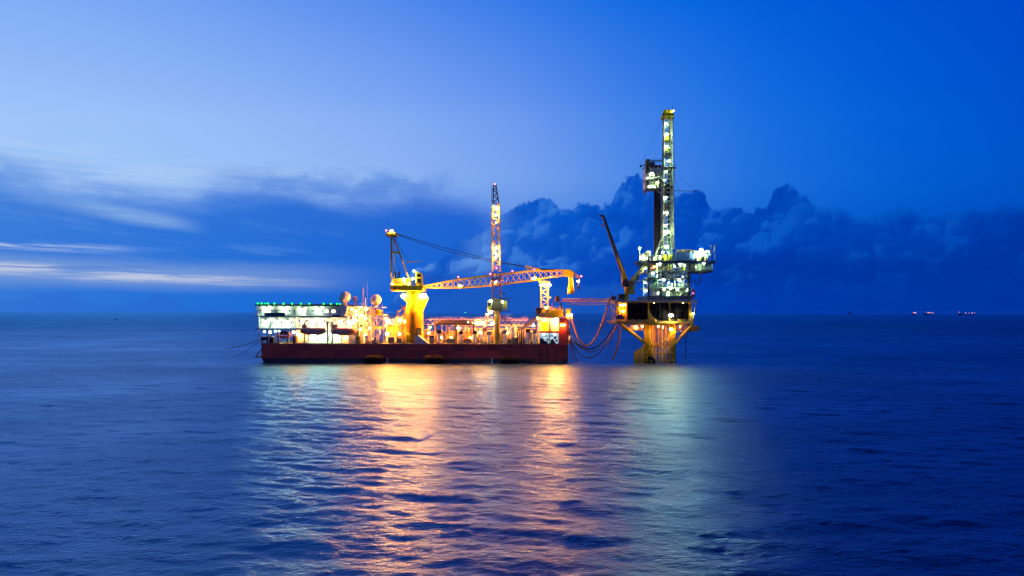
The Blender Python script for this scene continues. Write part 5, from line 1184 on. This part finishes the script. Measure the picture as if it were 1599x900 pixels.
# ------------------------------------------------------------------ crane on the platform
pc = thing('platform_crane', 'platform crane with an olive column and a dark slim boom raised to the left', 'crane', P(978.5, 468.5, 3))
QD = 3
MB().lathe(P(978.5, 468.5, QD), [(S(4), 0), (S(3.6), .4), (S(3.4), S(17)), (S(4.4), S(18)), (S(4.4), S(21))], 16).build('column', 'platform_yellow', pc, True)
bd = MB().pprism([(972, 447), (972, 438), (977, 434), (981, 436), (983, 447)], QD - 1.5, QD + 1.5).build('slewing_house', 'boom_dark', pc)
m = MB().pbox(984, 437, 990.5, 447, QD - 1.8, QD + .6); m.pbox(983, 447, 991, 459, QD - 1, QD + 1); m.build('operator_cab', 'olive_yellow', pc)
MB().pbox(985, 438.5, 989.5, 443, QD - 1.9, QD - 1.81).build('window', 'glass_dark', pc)
bmv = [(936.6, 334.6), (943.2, 335.6), (977.5, 428), (979, 444), (972.5, 444), (971, 430), (941, 338.5), (937, 336.2)]
MB().pprism(bmv, QD - .8, QD + .8).build('boom', 'boom_dark', pc)
m = MB(); m.pprism([(970.5, 422), (975.5, 422), (979.5, 444), (972, 444)], QD - 1.1, QD + 1.1); m.tube(P(983, 443, QD - .9), P(964, 402, QD - .9), .25); m.build('boom_foot', 'platform_yellow', pc)
m = MB(); m.tube(P(937.5, 336, QD), P(937.3, 352, QD), .05, n=4); m.tube(P(941.5, 338, QD), P(941, 372, QD), .04, n=4); m.build('hoist_rope', 'cable', pc)
MB().lathe(P(940.9, 354, QD), [(.05, 0), (.3, .3), (.3, .8), (.05, 1.2)], 8).build('hook', 'red_paint', pc)
m = MB(); m.tube(P(991, 437, QD), P(994, 428, QD), .12); m.pbox(986, 431, 991, 437, QD - .5, QD + .5); m.build('winch', 'olive_yellow', pc)
m = MB(); m.pbox(966, 458.5, 976, 468, 1.5, 4); m.lathe(P(969, 463, 1), [(.1, 0), (S(3.2), 0), (S(3.2), .4), (.1, .4)], 14, 'y'); m.pbox(955, 462, 962, 468.4, 1.5, 3); m.tube(P(954, 455, 2), P(961, 466, 2), .12); w_ = m.build('winch_unit', 'dark_steel'); tag(w_, 'dark winch unit on the deck corner at the foot of the platform crane', 'winch')

# ------------------------------------------------------------------ gangway and hoses between barge and platform
gw = thing('gangway', 'brown lattice footbridge spanning from the barge to the platform', 'gangway', P(877, 470, 6))
MB().truss([P(878, 466.8, 6), P(953, 466, 6)], [P(878, 470.4, 6), P(953, 470, 6)], .8, 22, .13, .08).build('side_lattice', 'boom_orange', gw)
MB().pbox(877, 469.6, 954, 471.2, 5.3, 6.9).build('walkway', 'boom_orange', gw)
MB().truss([P(882, 471.2, 6), P(950, 471, 6)], [P(886, 476, 6), P(946, 475, 6)], .6, 20, .08, .05).build('lower_lattice', 'boom_orange', gw)
MB().path(bez(P(905, 468, 5), P(945, 456, 5), P(975, 444, 4)), .05, 4).build('stay_wire', 'cable', gw)
for a, b, c, r, mt, lab in (((891.5, 493, 2), (919.5, 539, 0), (952.5, 464, 2), .36, 'hose_rubber', 'thick orange lit hose looping highest between the barge and the ladder tower'),
                            ((886.3, 515, 2), (922, 544.5, 0), (960.5, 506, 1), .26, 'hose_dark', 'dark hose hanging just below the thick orange hose'),
                            ((886.5, 516, 2.6), (925, 549, 0), (963, 507, 1.6), .18, 'hose_rubber', 'thin brown hose hanging third in the hose bundle'),
                            ((886.5, 519, 3), (921, 558.5, 0), (963.5, 509, 2), .18, 'hose_dark', 'lowest slack hose of the bundle almost touching the sea'),
                            ((887, 510, 3), (915, 541, 2), (954, 480, 3), .14, 'hose_dark', 'thin dark hose hanging inside the loop of the thick orange hose')):
    o = tag(MB().path(bez(P(*a), P(*b), P(*c), 30), r, 8).build('transfer_hose', mt, None, True), lab, 'hose', 'hoses slung between barge and platform')
tag(MB().path(bez(P(968, 508, 1), P(966, 533, 1), P(956.5, 562, 1)), .34, 8).build('transfer_hose', 'hose_rubber', None, True), 'straight brown hose dropping from the platform corner into the sea', 'hose')
for i, (x, lab) in enumerate(((902, 'dark line trailing from the barge end to the sea, nearest the platform of three'), (897, 'dark line trailing from the barge end to the sea, middle of three'), (893, 'dark line trailing from the barge end to the sea, nearest the red hull of three'))):
    tag(MB().path(bez(P(887, 512 + i * 2, 2), P(892 - i, 535, 1), P(x, 566, 0)), .11 if i else .2, 5).build('trailing_line', 'hose_dark'), lab, 'rope', 'lines trailing from the barge end')
tag(MB().path(bez(P(960, 506, 2), P(953, 535, 2), P(946, 566, 1)), .06, 5).build('trailing_line', 'cable'), 'thin dark line falling from the platform left of the straight brown hose', 'rope')
tag(MB().path(bez(P(891, 489, 2), P(900, 500, 3), P(918, 508, 8)), .09, 5).build('signal_cable', 'hose_rubber'), 'thin pinkish cable running out from the barge end above the hoses', 'cable')

# ------------------------------------------------------------------ far things
lamp_mat('far_lamp', (1, .34, .22), 2.2); lamp_mat('far_green', (.1, 1, .4), 3.0)
def far(px, py, dist):
    return P(px, py, dist - D0)
def far_ship(name, lab, x0, x1, dist, lights, dark='navy_paint'):
    a, b = far(x0, 488, dist), far(x1, 488, dist); L = b.x - a.x
    t = thing(name, lab, 'ship', ((a.x + b.x) / 2, dist, 0), 'far ships on the horizon')
    MB().prism([(a.x, 9), (a.x + L * .05, -1), (b.x - L * .08, -1), (b.x, 11), (b.x - L * .1, 9)], dist - 8, dist + 8).build('hull', dark, t)
    MB().box(a.x + L * .06, a.x + L * .22, dist - 6, dist + 6, 9, 24).build('superstructure', dark, t)
    m = MB()
    for (x, y, r) in lights: c = far(x, y, dist); m.tube((c.x, dist - 9, 4), (c.x, dist - 9, c.z), .7, n=5)
    m.build('mast', dark, t)
    for (x, y, r) in lights: c = far(x, y, dist); MB().ball((c.x, dist - 9.5, c.z), r, 8, .8).build('deck_lamp', 'far_lamp', t)
far_ship('distant_ship', 'tiny far ship on the right horizon, a single pinkish light', 1424.5, 1430, 9000, ((1426, 485.8, 6), (1428.4, 485.6, 7.5), (1429.4, 486.4, 5)))
far_ship('distant_ship', 'tiny far ship on the right horizon, a low clump of lights between the other two', 1442, 1458, 9500, ((1448, 485.2, 5), (1450, 485.4, 7), (1452.4, 485.8, 6), (1456, 485.8, 6), (1443.5, 484.8, 2)))
far_ship('distant_ship', 'tiny far ship on the right horizon, a row of spaced lights furthest from the platform', 1496, 1523, 9500, ((1497.3, 484.6, 5), (1507.4, 485.8, 6), (1512, 485.8, 4), (1517, 485.8, 6.5), (1521, 485.2, 4.5)))
t = thing('distant_platform', 'tiny dark platform silhouette on the horizon right of the drill tower', 'platform', far(1327, 491, 9000) * 1.0); t.location.z = 0
a = far(1327, 485, 9000); MB().box(a.x - 14, a.x + 14, 8990, 9010, 18, 34).build('deck', 'dark_steel', t)
m = MB()
for sx in (-10, 10): m.box(a.x + sx - 2, a.x + sx + 2, 8994, 9000, -2, 18)
m.build('leg', 'dark_steel', t); MB().tube((a.x + 5, 9000, 34), (a.x + 5, 9000, 48), 2).build('derrick', 'dark_steel', t)
def small_boat(px, py, ln, lab):
    dist = CAM_H * F / (py + ROLL * (px - 799.5) - HORIZON); a = far(px, py, dist); t = thing('fishing_boat', lab, 'boat', (a.x, dist, 0))
    MB().prism([(a.x - ln / 2, 1.1), (a.x - ln * .42, -.3), (a.x + ln * .4, -.3), (a.x + ln / 2, 1.5), (a.x + ln * .2, 1.0)], dist - 1, dist + 1).build('hull', 'dark_steel', t)
    MB().box(a.x - ln * .22, a.x + ln * .02, dist - .8, dist + .8, 1.0, 2.5).build('wheelhouse', 'dark_steel', t)
small_boat(181.5, 503, 6, 'tiny dark boat on the open sea at the far left')
small_boat(1466, 499.5, 5, 'tiny dark boat on the open sea below the far ships')
t = thing('marker_buoy', 'tiny green lit buoy on the horizon behind the stacked pipes', 'buoy', far(726.5, 489, 2600)); t.location.z = 0
a = far(726.5, 488.8, 2600); MB().lathe((a.x, 2600, 0), [(2, -1), (2.2, 1.2), (.5, 2), (.3, a.z - 1)], 10).build('float', 'dark_steel', t); MB().ball((a.x, 2600, a.z), 1.6, 8).build('lantern', 'far_green', t)
